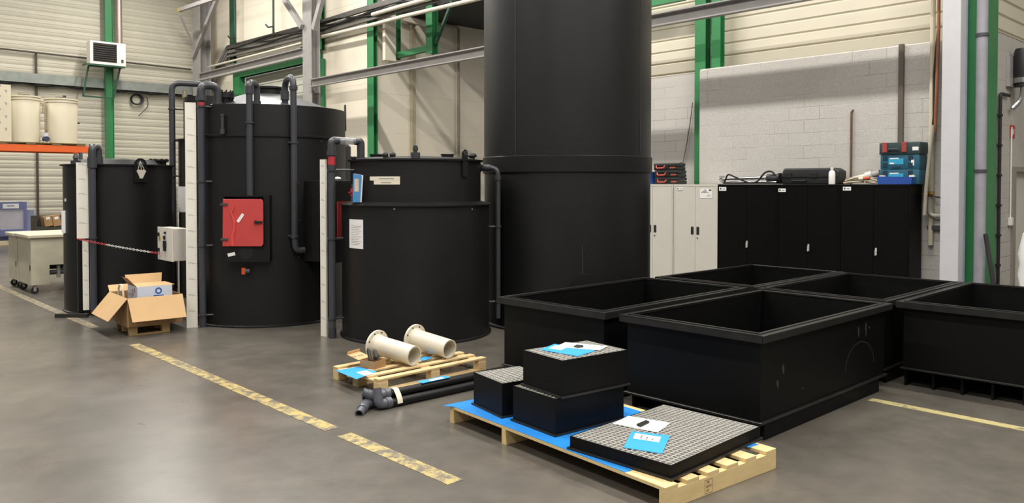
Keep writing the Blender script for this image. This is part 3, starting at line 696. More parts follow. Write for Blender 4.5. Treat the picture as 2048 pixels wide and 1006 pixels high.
m = MB(Fd); z = gz(p, 443); m.box((w - .15, -.02, z - .012), (w - .05, 0, z + .012)); m.cyl((w - .13, -.025, z), (w - .13, 0, z), .02, 12); m.build('latch', DARK, dr)
m = MB(Fd @ Matrix.Translation((-.05, 0, gz(p, 435))) @ Matrix.Rotation(radians(35), 4, 'Y')); m.box((-.018, -.003, -.06), (.018, 0, .06)); m.build('tag', LABEL, dr)
m = MB(Fd); zz = [gz(p, y) for y in (410, 425, 440, 455, 470, 490)]; xs = [-.12, -.16, -.13, -.125, -.15, -.145]
m.tube([(x, -.006, z) for x, z in zip(xs, zz)], [.004, .01, .012, .014, .016, .02], 6); m.build('tape_strip', mat('red_tape', '#d9504c', .35), dr)
zc_ = gz(p, 503); m = MB(F); m.ring([(.085, (0, -.12, zc_)), (.085, (0, -.116, zc_)), (.07, (0, -.116, zc_)), (.07, (0, -.12, zc_))], Vector((0, 1, 0)), 24); m.cyl((0, -.1185, zc_), (0, -.117, zc_), .072, 24); m.build('opening', mat('dark_opening', '#0c0a0a', .6), db)
m = MB(F @ Matrix.Translation((-.18, -.119, gz(p, 507))) @ Matrix.Rotation(radians(-12), 4, 'Y')); m.box((-.045, -.003, -.02), (.045, 0, .02)); m.build('tag', LABEL, db)
p = surf(c, r, 494); o = radial(c, p); F = frame((p[0], p[1], gz(p, 541)), o)
m = MB(F); m.m = 0; m.cyl((0, -.07, 0), (0, .01, 0), .022, 12); m.m = 1; m.box((-.05, -.085, -.04), (-.005, -.05, .04)); m.m = 2; m.cyl((-.005, -.07, 0), (.05, -.07, 0), .03, 12); m.build('drain_valve', [PIPEM, ORNG, DKGREY], t3)
# equipment box on its right side
p1 = surf(c, r, 608); k_ = Vector((cos(az(671)), sin(az(671)))); pc = k_ * 10.27; pc = pc * (8.80 / pc.y)
ua = (pc - p1).normalized(); ub = Vector((-ua.y, ua.x)); z1, z0 = Hh(pc, 361), Hh(pc, 526)
m = MB(); m.prism([v3(pc, z0), v3(p1 - ua * .03, z0), v3(p1 - ua * .03 + ub * .42, z0), v3(pc + ub * .42, z0)], (0, 0, z1 - z0)); eb = m.build('equipment_box', BLACKS, t3, bevel=.006)
zt1, zb1 = Hh(pc, 403), Hh(pc, 480); m = MB(); e0 = pc + ub * .02 + ua * .0015; m.prism([v3(e0, zb1), v3(e0 + ub * .36, zb1), v3(e0 + ub * .36, zt1), v3(e0, zt1)], v3(ua * .012, 0)); m.build('red_panel', mat('deep_red_panel', '#a92826', .45), eb)
MB().bar(v3(p1 + ua * .1 - ub * .006, z0 + .06), v3(p1 + ua * .1 - ub * .006, z1 - .06), .012, .008).build('edge_trim', SCUFF, eb)
q = pc - ua * .12 + ub * .2; m = MB(); m.sphere((q[0], q[1], z1 + .025), .05, .5, 7, 4); m.build('crumpled_paper', PAPER, eb)

# --- black tank in the gap behind
c, r = T5C, T5R; z5 = zt(T5C, T5R, 284)
t5 = thing('storage_tank', 'black tank standing in the gap behind the largest wide tank and the stepped tank', 'tank', (c[0], c[1], 0))
MB().lathe(c, [(0, 0), (r, 0), (r, z5 - .06), (r - .06, z5), (0, z5)]).build('body', mat('dull_black_plastic', '#2a2a28', .55), t5)

# --- stepped tank in front
c, r, ru = T4C, T4R, T4U; f = front(c, r); fu = front(c, ru); zs = gz(f, 411); zs2 = gz(fu, 404); zr = gz(fu, 318)
t4 = thing('storage_tank', 'front stepped black tank with narrower top, behind the beige pipes pallet', 'tank', (c[0], c[1], 0))
MB().lathe(c, [(0, 0), (r + .025, 0), (r + .025, .018), (r, .03), (r, zs - .012), (0, zs - .012)], 128).build('body', BLACK, t4)
MB().lathe(c, [(ru - .01, zs - .012), (r + .03, zs - .012), (r + .03, zs), (ru - .01, zs2)], 128).build('step_flange', BLACKS, t4)
MB().lathe(c, [(0, zs), (ru, zs), (ru, zr - .01), (0, zr - .01)], 128).build('neck', BLACK, t4)
MB().lathe(c, [(ru - .03, zr - .012), (ru + .03, zr - .012), (ru + .03, zr + .008), (ru - .03, zr + .008)], 128).build('top_flange', BLACKS, t4)
MB().lathe(c, [(0, zr), (ru - .02, zr + .005), (ru - .1, zr + .03), (.3, zr + .05), (0, zr + .05)], 96).build('lid', BLACKS, t4)
gp = Z(665, 676).to_2d(); z1 = gz(gp, 302); zt_ = gz(gp, 281)
MB().cyl(v3(gp, .02), v3(gp, z1), .040, 20).build('gauge_pipe', SMOKE, t4)
MB().cyl(v3(gp, 0), v3(gp, .12), .045, 16).build('pipe_foot', PIPEM, t4)
MB().cyl(v3(gp, gz(gp, 330)), v3(gp, gz(gp, 313)), .043, 16).build('float_indicator', REDR, t4)
q = surf(c, ru - .12, 722)
d = (q - gp); a1 = gp + d * .25; a2 = gp + d * .8
m = MB(); m.tube(fillet([v3(gp, z1 - .03), v3(gp, zt_), v3(a1, zt_)], .06), .046, 18); m.cyl(v3(gp, z1 - .05), v3(gp, z1 + .0), .056, 20); m.build('elbow', PIPEM, t4); m = MB(); m.tube(fillet([v3(a2, zt_), v3(q, zt_), v3(q, zr + .005)], .07), .046, 18); m.cyl(v3(q, zr), v3(q, zr + .03), .06, 20); m.build('elbow', PIPEM, t4)
MB().cyl(v3(gp + d * .2, zt_), v3(gp + d * .84, zt_), .042, 18).build('clear_pipe', CLEARP, t4)
for y in (340, 477, 637): clamp(t4, gp, gz(gp, y), .041, onwall(c, r if y > 411 else ru, surf(c, r if y > 411 else ru, 708 if y < 411 else 686)))
bp = Z(650, 672).to_2d(); gauge_board(t4, bp, (-1, -.18, 0), .1, 0, gz(bp, 319), .022)
q = surf(c, ru - .12, 712); m = MB(); flange_top(m, (q[0], q[1]), .08, zr, .045, 8); m.build('nozzle_cover', PIPEM, t4)
for px, kind in ((753, 0), (895, 0)):
    q = surf(c, ru - .25, px); m = MB(); m.cyl(v3(q, zr), v3(q, zr + .055), .07, 24); m.cyl(v3(q, zr + .055), v3(q, zr + .07), .08, 24); m.build('nozzle_cap', BLACK, t4)
q = surf(c, ru - .12, 778); m = MB(); m.cyl(v3(q, zr), v3(q, zr + .03), .06, 20); m.sphere((q[0] - .03, q[1] + .03, zr + .05), .035); m.sphere((q[0] + .03, q[1] - .03, zr + .05), .035); m.build('valve_pair', DARK, t4)
q = surf(c, ru - .08, 831); m = MB(); m.cyl(v3(q, zr), v3(q, zr + .075), .052, 20); m.cyl(v3(q, zr + .075), v3(q, zr + .1), .022, 12); m.cyl(v3(q, zr + .1), v3(q, zr + .135), .03, 8); m.cyl(v3(q, zr + .135), v3(q, zr + .155), .024, 10); m.build('pressure_fitting', PIPEM, t4)
lug(t4, c, ru, 928, gz(fu, 353), gz(fu, 297), .085, .02)
q = surf(c, ru - .12, 944); m = MB(); m.cyl(v3(q, zr), v3(q, zr + .06), .035, 16); m.lathe((q[0], q[1]), [(0, zr + .05), (.055, zr + .05), (.06, zr + .065), (.045, zr + .09), (0, zr + .1)], 20); m.build('vent_cap', DARK, t4)
# overflow on the right
rt = v2(c) + Vector((sin(az(831)), -cos(az(831)))) * (ru - .01); zo = gz(rt, 336); oo = radial(c, rt)
pe = Vector((cos(az(996)), sin(az(996)))) * (hypot(*c) - .02)
m = MB(); m.tube(fillet([v3(rt, zo), v3(pe, zo), v3(pe, gz(pe, 636))], .09), .030, 16); m.cyl(v3(rt + (pe - rt) * .15, zo), v3(rt + (pe - rt) * .6, zo), .042, 18); m.cyl(v3(rt + (pe - rt) * .02, zo), v3(rt + (pe - rt) * .08, zo), .05, 18); m.cyl(v3(pe, zo - .15), v3(pe, zo - .09), .038, 16); m.build('overflow_pipe', PIPEM, t4)
for y in (453, 603): clamp(t4, pe, gz(pe, y), .031, onwall(c, r, pe))
for px in (789, 943): p = surf(c, r, px); o = radial(c, p); MB().cyl((p[0], p[1], gz(p, 418)), (p[0] + o.x * .01, p[1] + o.y * .01, gz(p, 418)), .011, 10).build('bolt_head', CHROME, t4)
m = MB(); paper(m, c, r, 699, 726, 439, 497, .0, 12); m.build('data_sheet', [PAPER, INKL], t4)
m = MB(); p = surf(c, ru, 770); za, zb, zc2 = gz(p, 353), gz(p, 361), gz(p, 369)
m.m = 0; m.patch(c, ru, 740, 800, zb, za, .002); m.patch(c, ru, 748, 800, zc2, zb - .001, .002)
m.m = 1; m.patch(c, ru + .002, 758, 788, (za + zb) / 2 - .006, (za + zb) / 2 + .002, .0006); m.patch(c, ru + .002, 762, 782, (zb + zc2) / 2 - .006, (zb + zc2) / 2 + .002, .0006); m.build('taped_note', [TAPE, INKL], t4)
# booklet and red valve by the neck: leaning on the step
p = surf(c, ru + .1, 714); F = frame((p[0], p[1], 0), -Vector((p[0], p[1], 0)) + Vector((-4, 0, 0))) @ Matrix.Rotation(radians(0), 4, 'Y')
z0, z1 = zs2 - .005, gz(p, 347)
m = MB(F); m.m = 0; m.prism([(-.05, 0, z0), (.035, 0, z0), (.055, 0, z1 - .02), (-.045, 0, z1)], (0, .004, 0)); m.m = 1; m.prism([(-.04, .005, z0), (.05, .005, z0), (.07, .005, z1 - .02), (-.03, .005, z1)], (0, .006, 0)); m.m = 2; m.box((-.03, -.001, z0 + .12), (.02, .001, z1 - .06))
tag(m.build('booklet', [mat('blue_booklet_cover', '#4e92c9', .4), PAPER, mat('cream_print', '#d9c6b0', .5)]), 'small blue booklet leaning against the neck of the stepped tank', 'booklet')
m = MB(); q = surf(c, ru + .075, 707); m.m = 1; m.cyl(v3(q, zs2 + .0), v3(q, zs2 + .06), .03, 12); m.cyl(v3(q, zs2 + .15), v3(q, zs2 + .2), .022, 12); m.m = 0; m.cyl(v3(q, zs2 + .06), v3(q, zs2 + .15), .036, 14); m.bar(v3(q, zs2 + .1), v3(q + Vector((-.07, -.02)), zs2 + .105), .02, .015); m.build('ball_valve', [REDR, DKGREY], t4)

# --- tall tank
c, r = T6C, T6R; f = front(c, r); zc0, zc1 = gz(f, 344), gz(f, 310)
t6 = thing('storage_tank', 'tallest black cylindrical tank rising out of the top of the photo', 'tank', (c[0], c[1], 0))
MB().lathe(c, [(0, 0), (r + .05, 0), (r + .05, .02), (r, .03), (r, zc0 + .02), (0, zc0 + .02)], 160).build('lower_shell', BLACK, t6)
MB().lathe(c, [(r - .004, zc0), (r + .022, zc0), (r + .022, zc1), (r - .004, zc1)], 160).build('collar', BLACKS, t6, bevel=.006)
MB().lathe(c, [(0, zc0 + .1), (r + .005, zc0 + .1), (r + .005, 5.6), (0, 5.6)], 160).build('upper_shell', BLACK, t6)
MB().lathe(c, [(r + .003, zc0 - .008), (r + .006, zc0 - .008), (r + .006, zc0 - .001), (r + .003, zc0 - .001)], 160).build('gasket', DARK, t6)
for px, y0, y1, rr in ((1031, -30, 309, r + .005), (1165, 490, 640, r), (1280, -30, 309, r + .005)):
    p = surf(c, rr, px); MB().box((p[0] - .003, p[1] - .003, gz(p, y1)), (p[0] + .003, p[1] + .003, min(5.6, gz(p, y0)))).build('weld_seam', mat('grey_weld', '#3e4043', .5), t6)
p = surf(c, r, 1170); o = radial(c, p); zm = gz(p, 578)
m = MB(); a3 = Vector((o.x, o.y, 0)); P = v3(p, zm)
m.cyl(P - a3 * .05, P + a3 * .03, .14, 32); m.cyl(P + a3 * .02, P + a3 * .045, .18, 32); m.build('side_manhole', BLACKS, t6)

# --- plastic barrier chain between the first tank and the control box
a = surf(T1C, T1R + .17, 154); A = v3(a, gz(a, 478)); B = A
B = oX(319, 507, X0 - .045)
ch = thing('barrier_chain', 'red and white plastic barrier chain from leftmost tank to the white control box', 'chain', tuple(A))
n = 46; mr = MB(); mw = MB()
# runs in front of the tank: the middle point is pushed out from the wall
mid = surf(T1C, T1R + .1, 240); Mid = (A + B) * .5 - Vector((0, 0, .01))
def bez(t_): return A * (1 - t_) ** 2 + (Mid * 2 - (A + B) * .5) * (2 * t_ * (1 - t_)) + B * t_ * t_
for i in range(n):
    q0, q1 = bez(i / n), bez((i + 1.25) / n); d = q1 - q0; mm = mr if (i < 16 or i > 40) else mw
    s = Vector((0, 0, 1)) if i % 2 else d.cross(Vector((0, 0, 1))).normalized(); L = []
    for k in range(13):
        a_ = 2 * pi * k / 12; L.append(q0 + d * (.5 + .5 * cos(a_)) + s * .011 * sin(a_))
    mm.tube(L, .0045, 5, False)
hk = surf(T1C, T1R + .085, 157); MB().tube([v3(hk, A.z), A], .008, 8).build('hook', REDR, ch)
mr.build('red_links', REDR, ch); mw.build('white_links', mat('white_plastic_link', '#d5d3cf', .45), ch)

# ---------------------------------------------------------------- black rectangular bins
def Tz(x, y, z=0, rz=0): return Matrix.Translation((x, y, z)) @ Matrix.Rotation(rz, 4, 'Z')
ZR = .756
def bin_(label, x0, y0, L, Wd, rz=0, zb=.14, ribs=6, rib_x=(.06, .1)):
    # (x0, y0) = corner of the rim nearest the camera; L runs into the hall, Wd across
    t = thing('rectangular_bin', label, 'bin', (x0, y0, 0), rz, 'five open rectangular bins'); T = Tz(x0, y0, 0, rz); o = .05; w = .018
    def box(name, lo, hi, mt=BLACKS, par=t, bev=.004): return MB(T).box(lo, hi).build(name, mt, par, bevel=bev)
    m = MB(T)
    x, y, X, Y = o, o, L - o, Wd - o
    m.box((x, y, zb), (X, Y, zb + .02)); m.box((x, y, zb + .02), (x + w, Y, ZR - .01)); m.box((X - w, y, zb + .02), (X, Y, ZR - .01)); m.box((x + w, y, zb + .02), (X - w, y + w, ZR - .01)); m.box((x + w, Y - w, zb + .02), (X - w, Y, ZR - .01))
    body = m.build('body', BINM, t)
    m = MB(T)    # folded rim: flat top with a down-turned lip and an inner bead
    a = .062
    def fr_(d0, d1, z0, z1):
        m.box((d0, d0, z0), (L - d0, d1, z1)); m.box((d0, Wd - d1, z0), (L - d0, Wd - d0, z1)); m.box((d0, d1, z0), (d1, Wd - d1, z1)); m.box((L - d1, d1, z0), (L - d0, Wd - d1, z1))
    fr_(0, .012, ZR - .055, ZR); fr_(.012, a, ZR - .012, ZR - .002); fr_(a - .012, a + .012, ZR - .012, ZR + .006)
    m.build('rim', SCUFF, t, bevel=.003)
    m = MB(T); m.box((x - .022, y - .022, zb - .018), (X + .022, Y + .022, zb)); m.build('bottom_plate', SCUFF, t, bevel=.003)
    for k in range(ribs):
        yy = y + .0 + (Y - y - .02) * k / (ribs - 1); MB(T).box((x + rib_x[0], yy, 0), (X - rib_x[1], yy + .02, zb - .018)).build('skid_rib', BINM, t)
    return t, body, T
fb, body, T = bin_('front black bin nearest the gratings, with scuffed right side', 5.0, 2.80, 2.2, 1.27)
m = MB(T)
def scr(pts):
    m.prism([(x, .0492, z) for x, z in pts], (0, .0006, 0))
for sx, zz, l in ((1.62, .62, .1), (1.76, .64, .13), (.36, .5, .08), (.28, .4, .07), (.66, .28, .02), (1.83, .6, .03)):
    scr([(sx, zz), (sx + .025, zz - .02), (sx + .02, zz - l), (sx + .004, zz - l * .8), (sx - .006, zz - l * .4)])
m.build('scuff_marks', mat('grey_scuffs', '#333536', .6), body)
m = MB(T)
for k in range(14):
    a0, a1 = pi * k / 14, pi * (k + 1) / 14
    m.prism([(1.66 - .28 * cos(a0), .0492, .27 + .22 * sin(a0)), (1.66 - .28 * cos(a1), .0492, .27 + .22 * sin(a1)), (1.66 - .27 * cos(a1), .0492, .27 + .21 * sin(a1)), (1.66 - .27 * cos(a0), .0492, .27 + .21 * sin(a0))], (0, .0006, 0))
m.build('arched_scrape', mat('dull_scrape', '#1f2021', .6), body)
bin_('left black bin between front bin and the tallest tank', 4.97, 4.19, 2.27, 1.28, rz=radians(1))
bin_('back black bin farthest from camera, in front of the black cabinets', 7.33, 4.2, 2.05, 1.25, rz=0)
bin_('middle black bin behind the front bin, bordered by other bins', 7.29, 2.88, 2.05, 1.27, rz=radians(.5))
bin_('right black bin cut off by the right edge of the photo, standing on ribs', 7.385, 1.335, 2.0, 1.5, rz=radians(1), zb=.17, ribs=7, rib_x=(.03, .03))

# ---------------------------------------------------------------- pallet with the grated sumps
PO = Vector((3.60, 2.60, 0)); PR = radians(-4.6)     # local x = across (into the hall), local y = along
PT = Tz(PO.x, PO.y, 0, PR)
PL, PW = 2.1, 1.06
pl = thing('wooden_pallet', 'long wooden pallet carrying the black grated boxes', 'pallet', PO, PR)
sl = [.0, .185, .37, .555, .74, .95]
for k, x in enumerate(sl):
    MB(PT).box((x, .0, .108), (x + .11, PL, .13)).build('slat', WOODP, pl, bevel=.002)
for k, y in enumerate((0, 1.42, PL - .045)):
    b = MB(PT).box((0, y, .0), (PW, y + .045, .1075)); o = b.build('cross_board', WOODP, pl, bevel=.002)
    if k == 0:
        m = MB(PT @ Matrix.Translation((.38, -.0008, .05)))
        for lo, hi in (((-.035, 0, -.04), (.035, .0006, -.038)), ((-.035, 0, .038), (.035, .0006, .04)), ((-.035, 0, -.04), (-.033, .0006, .04)), ((.033, 0, -.04), (.035, .0006, .04))): m.box(lo, hi)
        m.text('FR', Matrix.Translation((-.004, 0, .024)) @ Matrix.Rotation(pi / 2, 4, 'X'), .022, .0004); m.text('GE 57', Matrix.Translation((.002, 0, .0)) @ Matrix.Rotation(pi / 2, 4, 'X'), .02, .0004); m.text('HT', Matrix.Translation((-.008, 0, -.024)) @ Matrix.Rotation(pi / 2, 4, 'X'), .02, .0004)
        m.build('stamp', mat('branded_brown_ink', '#6b4a25', .7), o)
DK = .1305
m = MB(PT); nx, ny = 8, 22; vs = []; fs = []
random.seed(7)
for j in range(ny + 1):
    for i in range(nx + 1):
        x = .0 + 1.0 * i / nx; y = .3 + (PL - .28 - .0) * j / ny
        if j == ny: x -= .05
        vs.append((x, y, DK))
    
n1 = nx + 1; k = len(vs); vs += [(v[0], v[1], v[2] + .0025) for v in vs]
for j in range(ny):
    for i in range(nx):
        a = j * n1 + i; fs.append((a, a + n1, a + n1 + 1, a + 1)); fs.append((k + a, k + a + 1, k + a + n1 + 1, k + a + n1))
for j in range(ny):
    a = j * n1; fs.append((a, k + a, k + a + n1, a + n1)); a += nx; fs.append((a, a + n1, k + a + n1, k + a))
for i in range(nx):
    fs.append((i, i + 1, k + i + 1, k + i)); a = ny * n1 + i; fs.append((a, k + a, k + a + 1, a + 1))
m.add(vs, fs)
m.box((.93, .11, DK), (1.03, .3, DK + .0025))
tag(m.build('plastic_sheet', BLUE), 'bright blue plastic sheet spread over the long pallet under black boxes', 'sheet')
SH = DK + .003
def sump(label, x, y, rz, L, Wd, z0, z1, cell):
    # local x = L, local y = Wd ; (x, y) is the corner nearest the camera
    t = thing('grated_box', label, 'box', (x, y, z0), rz, 'black grated sump boxes'); T = Tz(x, y, 0, rz); w = .008
    m = MB(T); m.box((0, 0, z0), (L, Wd, z0 + .012)); zz = z0 + .012
    m.box((0, 0, zz), (w, Wd, z1)); m.box((L - w, 0, zz), (L, Wd, z1)); m.box((w, 0, zz), (L - w, w, z1)); m.box((w, Wd - w, zz), (L - w, Wd, z1)); m.build('body', BINM, t)
    f = .014; m = MB(T); m.box((-f, -f, z0), (L + f, 0, z0 + .012)); m.box((-f, Wd, z0), (L + f, Wd + f, z0 + .012)); m.box((-f, 0, z0), (0, Wd, z0 + .012)); m.box((L, 0, z0), (L + f, Wd, z0 + .012)); m.build('base_flange', SCUFF, t)
    m = MB(T); g = z1 - .002; d = .028; b = .0058
    nx, ny = round(L / cell), round(Wd / cell); m.m = 0
    for i in range(nx + 1): xx = w + (L - 2 * w - b) * i / nx; m.box((xx, w, g - d), (xx + b, Wd - w, g))
    for i in range(ny + 1): yy = w + (Wd - 2 * w - b) * i / ny; m.box((w, yy, g - d + .001), (L - w, yy + b, g + .0005))
    m.build('grating', GRATE, t)
    MB(T).box((w + .001, w + .001, max(z0 + .014, z1 - .06)), (L - w - .001, Wd - w - .001, max(z0 + .016, z1 - .055))).build('inner_tray', INSIDE, t)
    return T
lowT = sump('low wide grated box with a blue folder and white sheet lying on top', 3.71, 2.64, radians(1.8), 1.03, .75, SH, .216, .0385)
z3 = .382
sump('lower box of the grated pair, mostly covered by the upper one', 3.80, 3.625, radians(-5), .645, .45, SH, z3, .042)
topT = sump('upper box of the grated stack with papers on it', 3.845, 3.605, radians(-7), .60, .43, z3 + .001, .632, .042)
sump('lone grated box at the left end of the long pallet', 3.828, 4.175, radians(-11), .41, .41, SH, .379, .042)
# papers on the boxes
def sheet(name, pxs, z, th, mt, label, cat, grp=None, mats=None, lab=None):
    P = [Z(px, py, z) for px, py in pxs]; m = MB(); m.prism(P, (0, 0, th))
    if lab:
        m.m = 1
        u = P[1] - P[0]; v = P[3] - P[0]
        q = [P[0] + u * a + v * b + Vector((0, 0, th)) for a, b in lab]; m.prism(q, (0, 0, .0006))
        m.m = 2; c0 = q[0] + (q[2] - q[0]) * .25; e1 = (q[1] - q[0]); e2 = (q[3] - q[0])
        for k in range(3):
            s = q[0] + e1 * .12 + e2 * (.25 + .22 * k) + Vector((0, 0, .0006)); m.prism([s, s + e1 * (.7 - .15 * k), s + e1 * (.7 - .15 * k) + e2 * .07, s + e2 * .07], (0, 0, .0003))
        return tag(m.build(name, [mt, LABEL, INKL]), label, cat, grp)
    return tag(m.build(name, mt), label, cat, grp)
zg = .2155
sheet('paper_sheet', [(1225, 847.4), (1257, 832), (1341, 846), (1315.4, 865)], zg, .0012, PAPER, 'white paper sheet with black strip on the low grated box', 'paper')
sheet('folder', [(1247, 895.7), (1263.8, 863), (1340, 872), (1324.4, 908)], zg, .003, FOLD, 'blue folder with white label lying on the low grated box', 'folder', lab=[(.58, .12), (.9, .12), (.9, .82), (.58, .82)])
m = MB(); P = [Z(px, py, zg + .0013) for px, py in [(1273, 851), (1292, 843), (1299, 846), (1281, 855)]]; tag(m.prism(P, (0, 0, .012)).build('marker_strip', DARK, bevel=.002), 'flat black strip on the white sheet of the low box', 'magnet strip')
zg = .6315
sheet('folder', [(1080, 700), (1109, 688.5), (1191, 701.8), (1155.7, 713)], zg, .003, FOLD, 'blue folder under a white sheet on the top grated box', 'folder', lab=[(.35, .1), (.85, .1), (.85, .42), (.35, .42)])
sheet('paper_sheet', [(1110.5, 693.8), (1131, 684.7), (1215, 692.6), (1199.5, 700.8)], zg + .0045, .0012, PAPER, 'white paper sheet over a blue folder on the top grated box', 'paper')
m = MB(); P = [Z(px, py, zg + .006) for px, py in [(1147, 694), (1153, 691), (1166, 692), (1167, 694.5), (1156, 696)]]; tag(m.prism(P, (0, 0, .008)).build('marker_pad', DARK, bevel=.002), 'small black pad on the sheet of the top box', 'magnet strip')

# ---------------------------------------------------------------- pallet with the flanged pipes
QO = Vector((3.845, 5.76, 0)); QR = radians(1.5); QT = Tz(QO.x, QO.y, 0, QR); QL, QW = 1.26, .72; QZ = .122
qp = thing('wooden_pallet', 'small slatted wooden pallet under the two beige flanged pipes', 'pallet', QO, QR)
for k in range(5):
    y = (QW - .075) * k / 4; MB(QT).box((0, y, QZ - .017), (QL, y + .075, QZ)).build('slat', WOOD, qp, bevel=.002)
for x in (0, QL / 2 - .05, QL - .1):
    MB(QT).box((x + .001, .002, QZ - .034), (x + .099, QW - .002, QZ - .0172)).build('cross_board', WOOD, qp, bevel=.002)
    for y in (0, QW / 2 - .04, QW - .08):
        MB(QT).box((x, y, .0002 if x == 0 else .0162), (x + .1, y + .08, QZ - .0342)).build('block', WOOD, qp, bevel=.002)
for y in (0, QW / 2 - .04, QW - .08): MB(QT).box((.101, y, 0), (QL, y + .08, .016)).build('skid_board', WOOD, qp, bevel=.002)
def fpipe(E, S, label):
    # open end centre E, flange centre S: the pipe leans down from its flange
    E = Vector(E); S = Vector(S); ax = (E - S).normalized(); t = thing('flanged_pipe', label, 'pipe', S)
    MB().pipe(S, E, .092, .080, 48).build('pipe', BEIGE, t)
    fl = MB().ring([(.14, S - ax * .012), (.14, S + ax * .01), (.085, S + ax * .01), (.085, S - ax * .012)], ax, 48).build('flange', BEIGE, t, bevel=.002)
    MB().ring([(.0925, S + ax * .0101), (.105, S + ax * .0101), (.0925, S + ax * .025)], ax, 40).build('weld_fillet', BEIGE, t)
    u = ax.cross(Vector((0, 0, 1))).normalized(); w = ax.cross(u)
    for i in range(8):
        a = 2 * pi * (i + .5) / 8; c = S + (u * cos(a) + w * sin(a)) * .118; MB().cyl(c - ax * .0125, c + ax * .0108, .009, 12).build('bolt_hole', DARK, fl)
fpipe((4.365, 5.955, QZ + .096), (4.28, 6.44, QZ + .142), 'near beige pipe with bolted flange on the small pallet, behind fittings carton')
fpipe((4.792, 5.97, QZ + .096), (4.735, 6.45, QZ + .142), 'right-hand beige flanged pipe on the pallet, the one nearest the bins')
sheet('folder', [(671.4, 741.7), (716, 734), (753, 743.5), (713, 759)], QZ + .0005, .003, FOLD, 'blue folder at the left end of the small slatted pallet', 'folder', lab=[(.5, .45), (.95, .45), (.95, .85), (.5, .85)])
sheet('folder', [(838, 719), (850, 713), (866, 716), (846, 722)], QZ + .0005, .003, FOLD, 'corner of blue folder between the two beige pipes', 'folder')
# small carton of fittings
c0 = Z(749, 739.5, QZ); cl = Z(726, 733.5, QZ); cr_ = Z(773.5, 732, QZ)
bx = thing('fittings_carton', 'small open carton of black hose fittings beside beige pipe', 'box', c0)
u = (cr_ - c0).normalized(); L1 = (cr_ - c0).length * .9; v = Vector((-u.y, u.x, 0)); L2 = .17; M4 = Matrix((u, v, (0, 0, 1))).transposed().to_4x4(); M4.translation = c0
h = .07; m = MB(M4); m.box((0, 0, 0), (L1, L2, .004)); m.box((0, 0, .004), (.004, L2, h)); m.box((L1 - .004, 0, .004), (L1, L2, h)); m.box((.004, 0, .004), (L1 - .004, .004, h)); m.box((.004, L2 - .004, .004), (L1 - .004, L2, h)); m.build('tray', CARDD, bx)
Fl = M4 @ Matrix.Translation((.0, L2, h)) @ Matrix.Rotation(radians(14), 4, "X")
m = MB(Fl); m.m = 0; m.box((-.02, 0, 0), (L1 * .95, .14, .004)); m.box((-.02, .14, 0), (L1 * .95, .144, .03)); m.m = 1; m.text('H ms', Matrix.Translation((.05, .07, .0044)), .06, .0006); m.build('lid_flap', [CARD, INK], bx)
def hose(name, pts, r, mt, par): return MB(M4).tube(fillet(pts, .04), r, 12).build(name, mt, par)
f1 = thing('hose_fitting', 'black bent hose fitting standing up in the small carton', 'fitting', tuple(M4 @ Vector((.03, .08, .03))), 0)
MB(M4).tube(fillet([(.10, .07, .035), (.02, .06, .06), (.07, .13, .15)], .03), .017, 12).build('bent_spout', DARK, f1); MB(M4).cyl((.0705, .131, .1515), (.078, .142, .165), .012, 12).build('tip', DKGREY, f1)
f2 = thing('hose_fitting', 'long black hose fitting lying across the small carton', 'fitting', tuple(M4 @ Vector((.08, .05, .08))), 0)
MB(M4).tube(fillet([(.045, .03, .09), (.1, .05, .092), (.17, .14, .12)], .03), .019, 12).build('barrel', DARK, f2); MB(M4).cyl((.172, .1425, .121), (.195, .172, .13), .012, 12).build('nipple', DKGREY, f2)

# ---------------------------------------------------------------- bundle of black pipes on the floor
FITM = mat('grey_fitting_pvc', '#5a5c64', .35)
bd = thing('pipe_bundle', 'taped bundle of long black pipes with grey fittings on floor', 'pipes', (4.1, 5.4, 0))
rp = .036
Y1, Y2 = 5.335, 5.425
ends = ((3.66, Y1, rp), (3.62, Y2, rp), (3.72, 5.515, rp), (3.7, 5.38, rp + .062))
for (x, y, z), x2 in zip(ends, (4.96, 5.0, 4.9, 4.97)):
    MB().pipe((x, y, z), (x2, y - .02, z), rp, rp - .005, 24).build('pipe', BLACKS, bd)
m = MB(); zt_ = rp * 2 + .062
m.tube([(3.74, Y1 - rp - .003, .02), (3.74, Y1 - rp - .004, .04), (3.74, Y1 - .02, .085), (3.74, 5.36, zt_ + .003), (3.74, 5.40, zt_ + .003), (3.74, 5.44, .09)], .002, 4)
pts = [(Y1 - .041, .03), (Y1 - .036, .06), (Y1 - .012, .1), (5.355, .135), (5.39, .139), (5.425, .115), (5.47, .08)]
m = MB(); vs = []; 
for y, z in pts: vs += [(3.715, y, z), (3.765, y, z), (3.765, y, z + .002), (3.715, y, z + .002)]
fs = [(0, 1, 2, 3), tuple(len(vs) - 4 + i for i in (3, 2, 1, 0))]
for i in range(len(pts) - 1):
    for k in range(4): fs.append((i * 4 + k, i * 4 + (k + 1) % 4, i * 4 + 4 + (k + 1) % 4, i * 4 + 4 + k))
m.add(vs, fs); m.build('tape', TAPE, bd)
def fitting(base, d1, l1, d2, l2, r, nm='elbow'):
    base = Vector(base); d1 = Vector(d1).normalized(); d2 = Vector(d2).normalized(); f = None
    m = MB(); m.tube(fillet([base - d1 * l1, base, base + d2 * l2 * .6], .05), r * 1.18, 18); f = m.build(nm, FITM, bd)
    MB().pipe(base + d2 * l2 * .55, base + d2 * l2, r, r * .75, 20).build('spout', FITM, f)
    MB().cyl(base - d1 * l1, base - d1 * (l1 - .045), r * 1.35, 20).build('collar', FITM, f)
fitting((3.56, Y1, .045), (-1, 0, 0), .11, (.08, .25, .9), .13, .033)
fitting((3.50, Y2, .05), (-1, 0, 0), .14, (-.75, -.62, -.2), .18, .034)
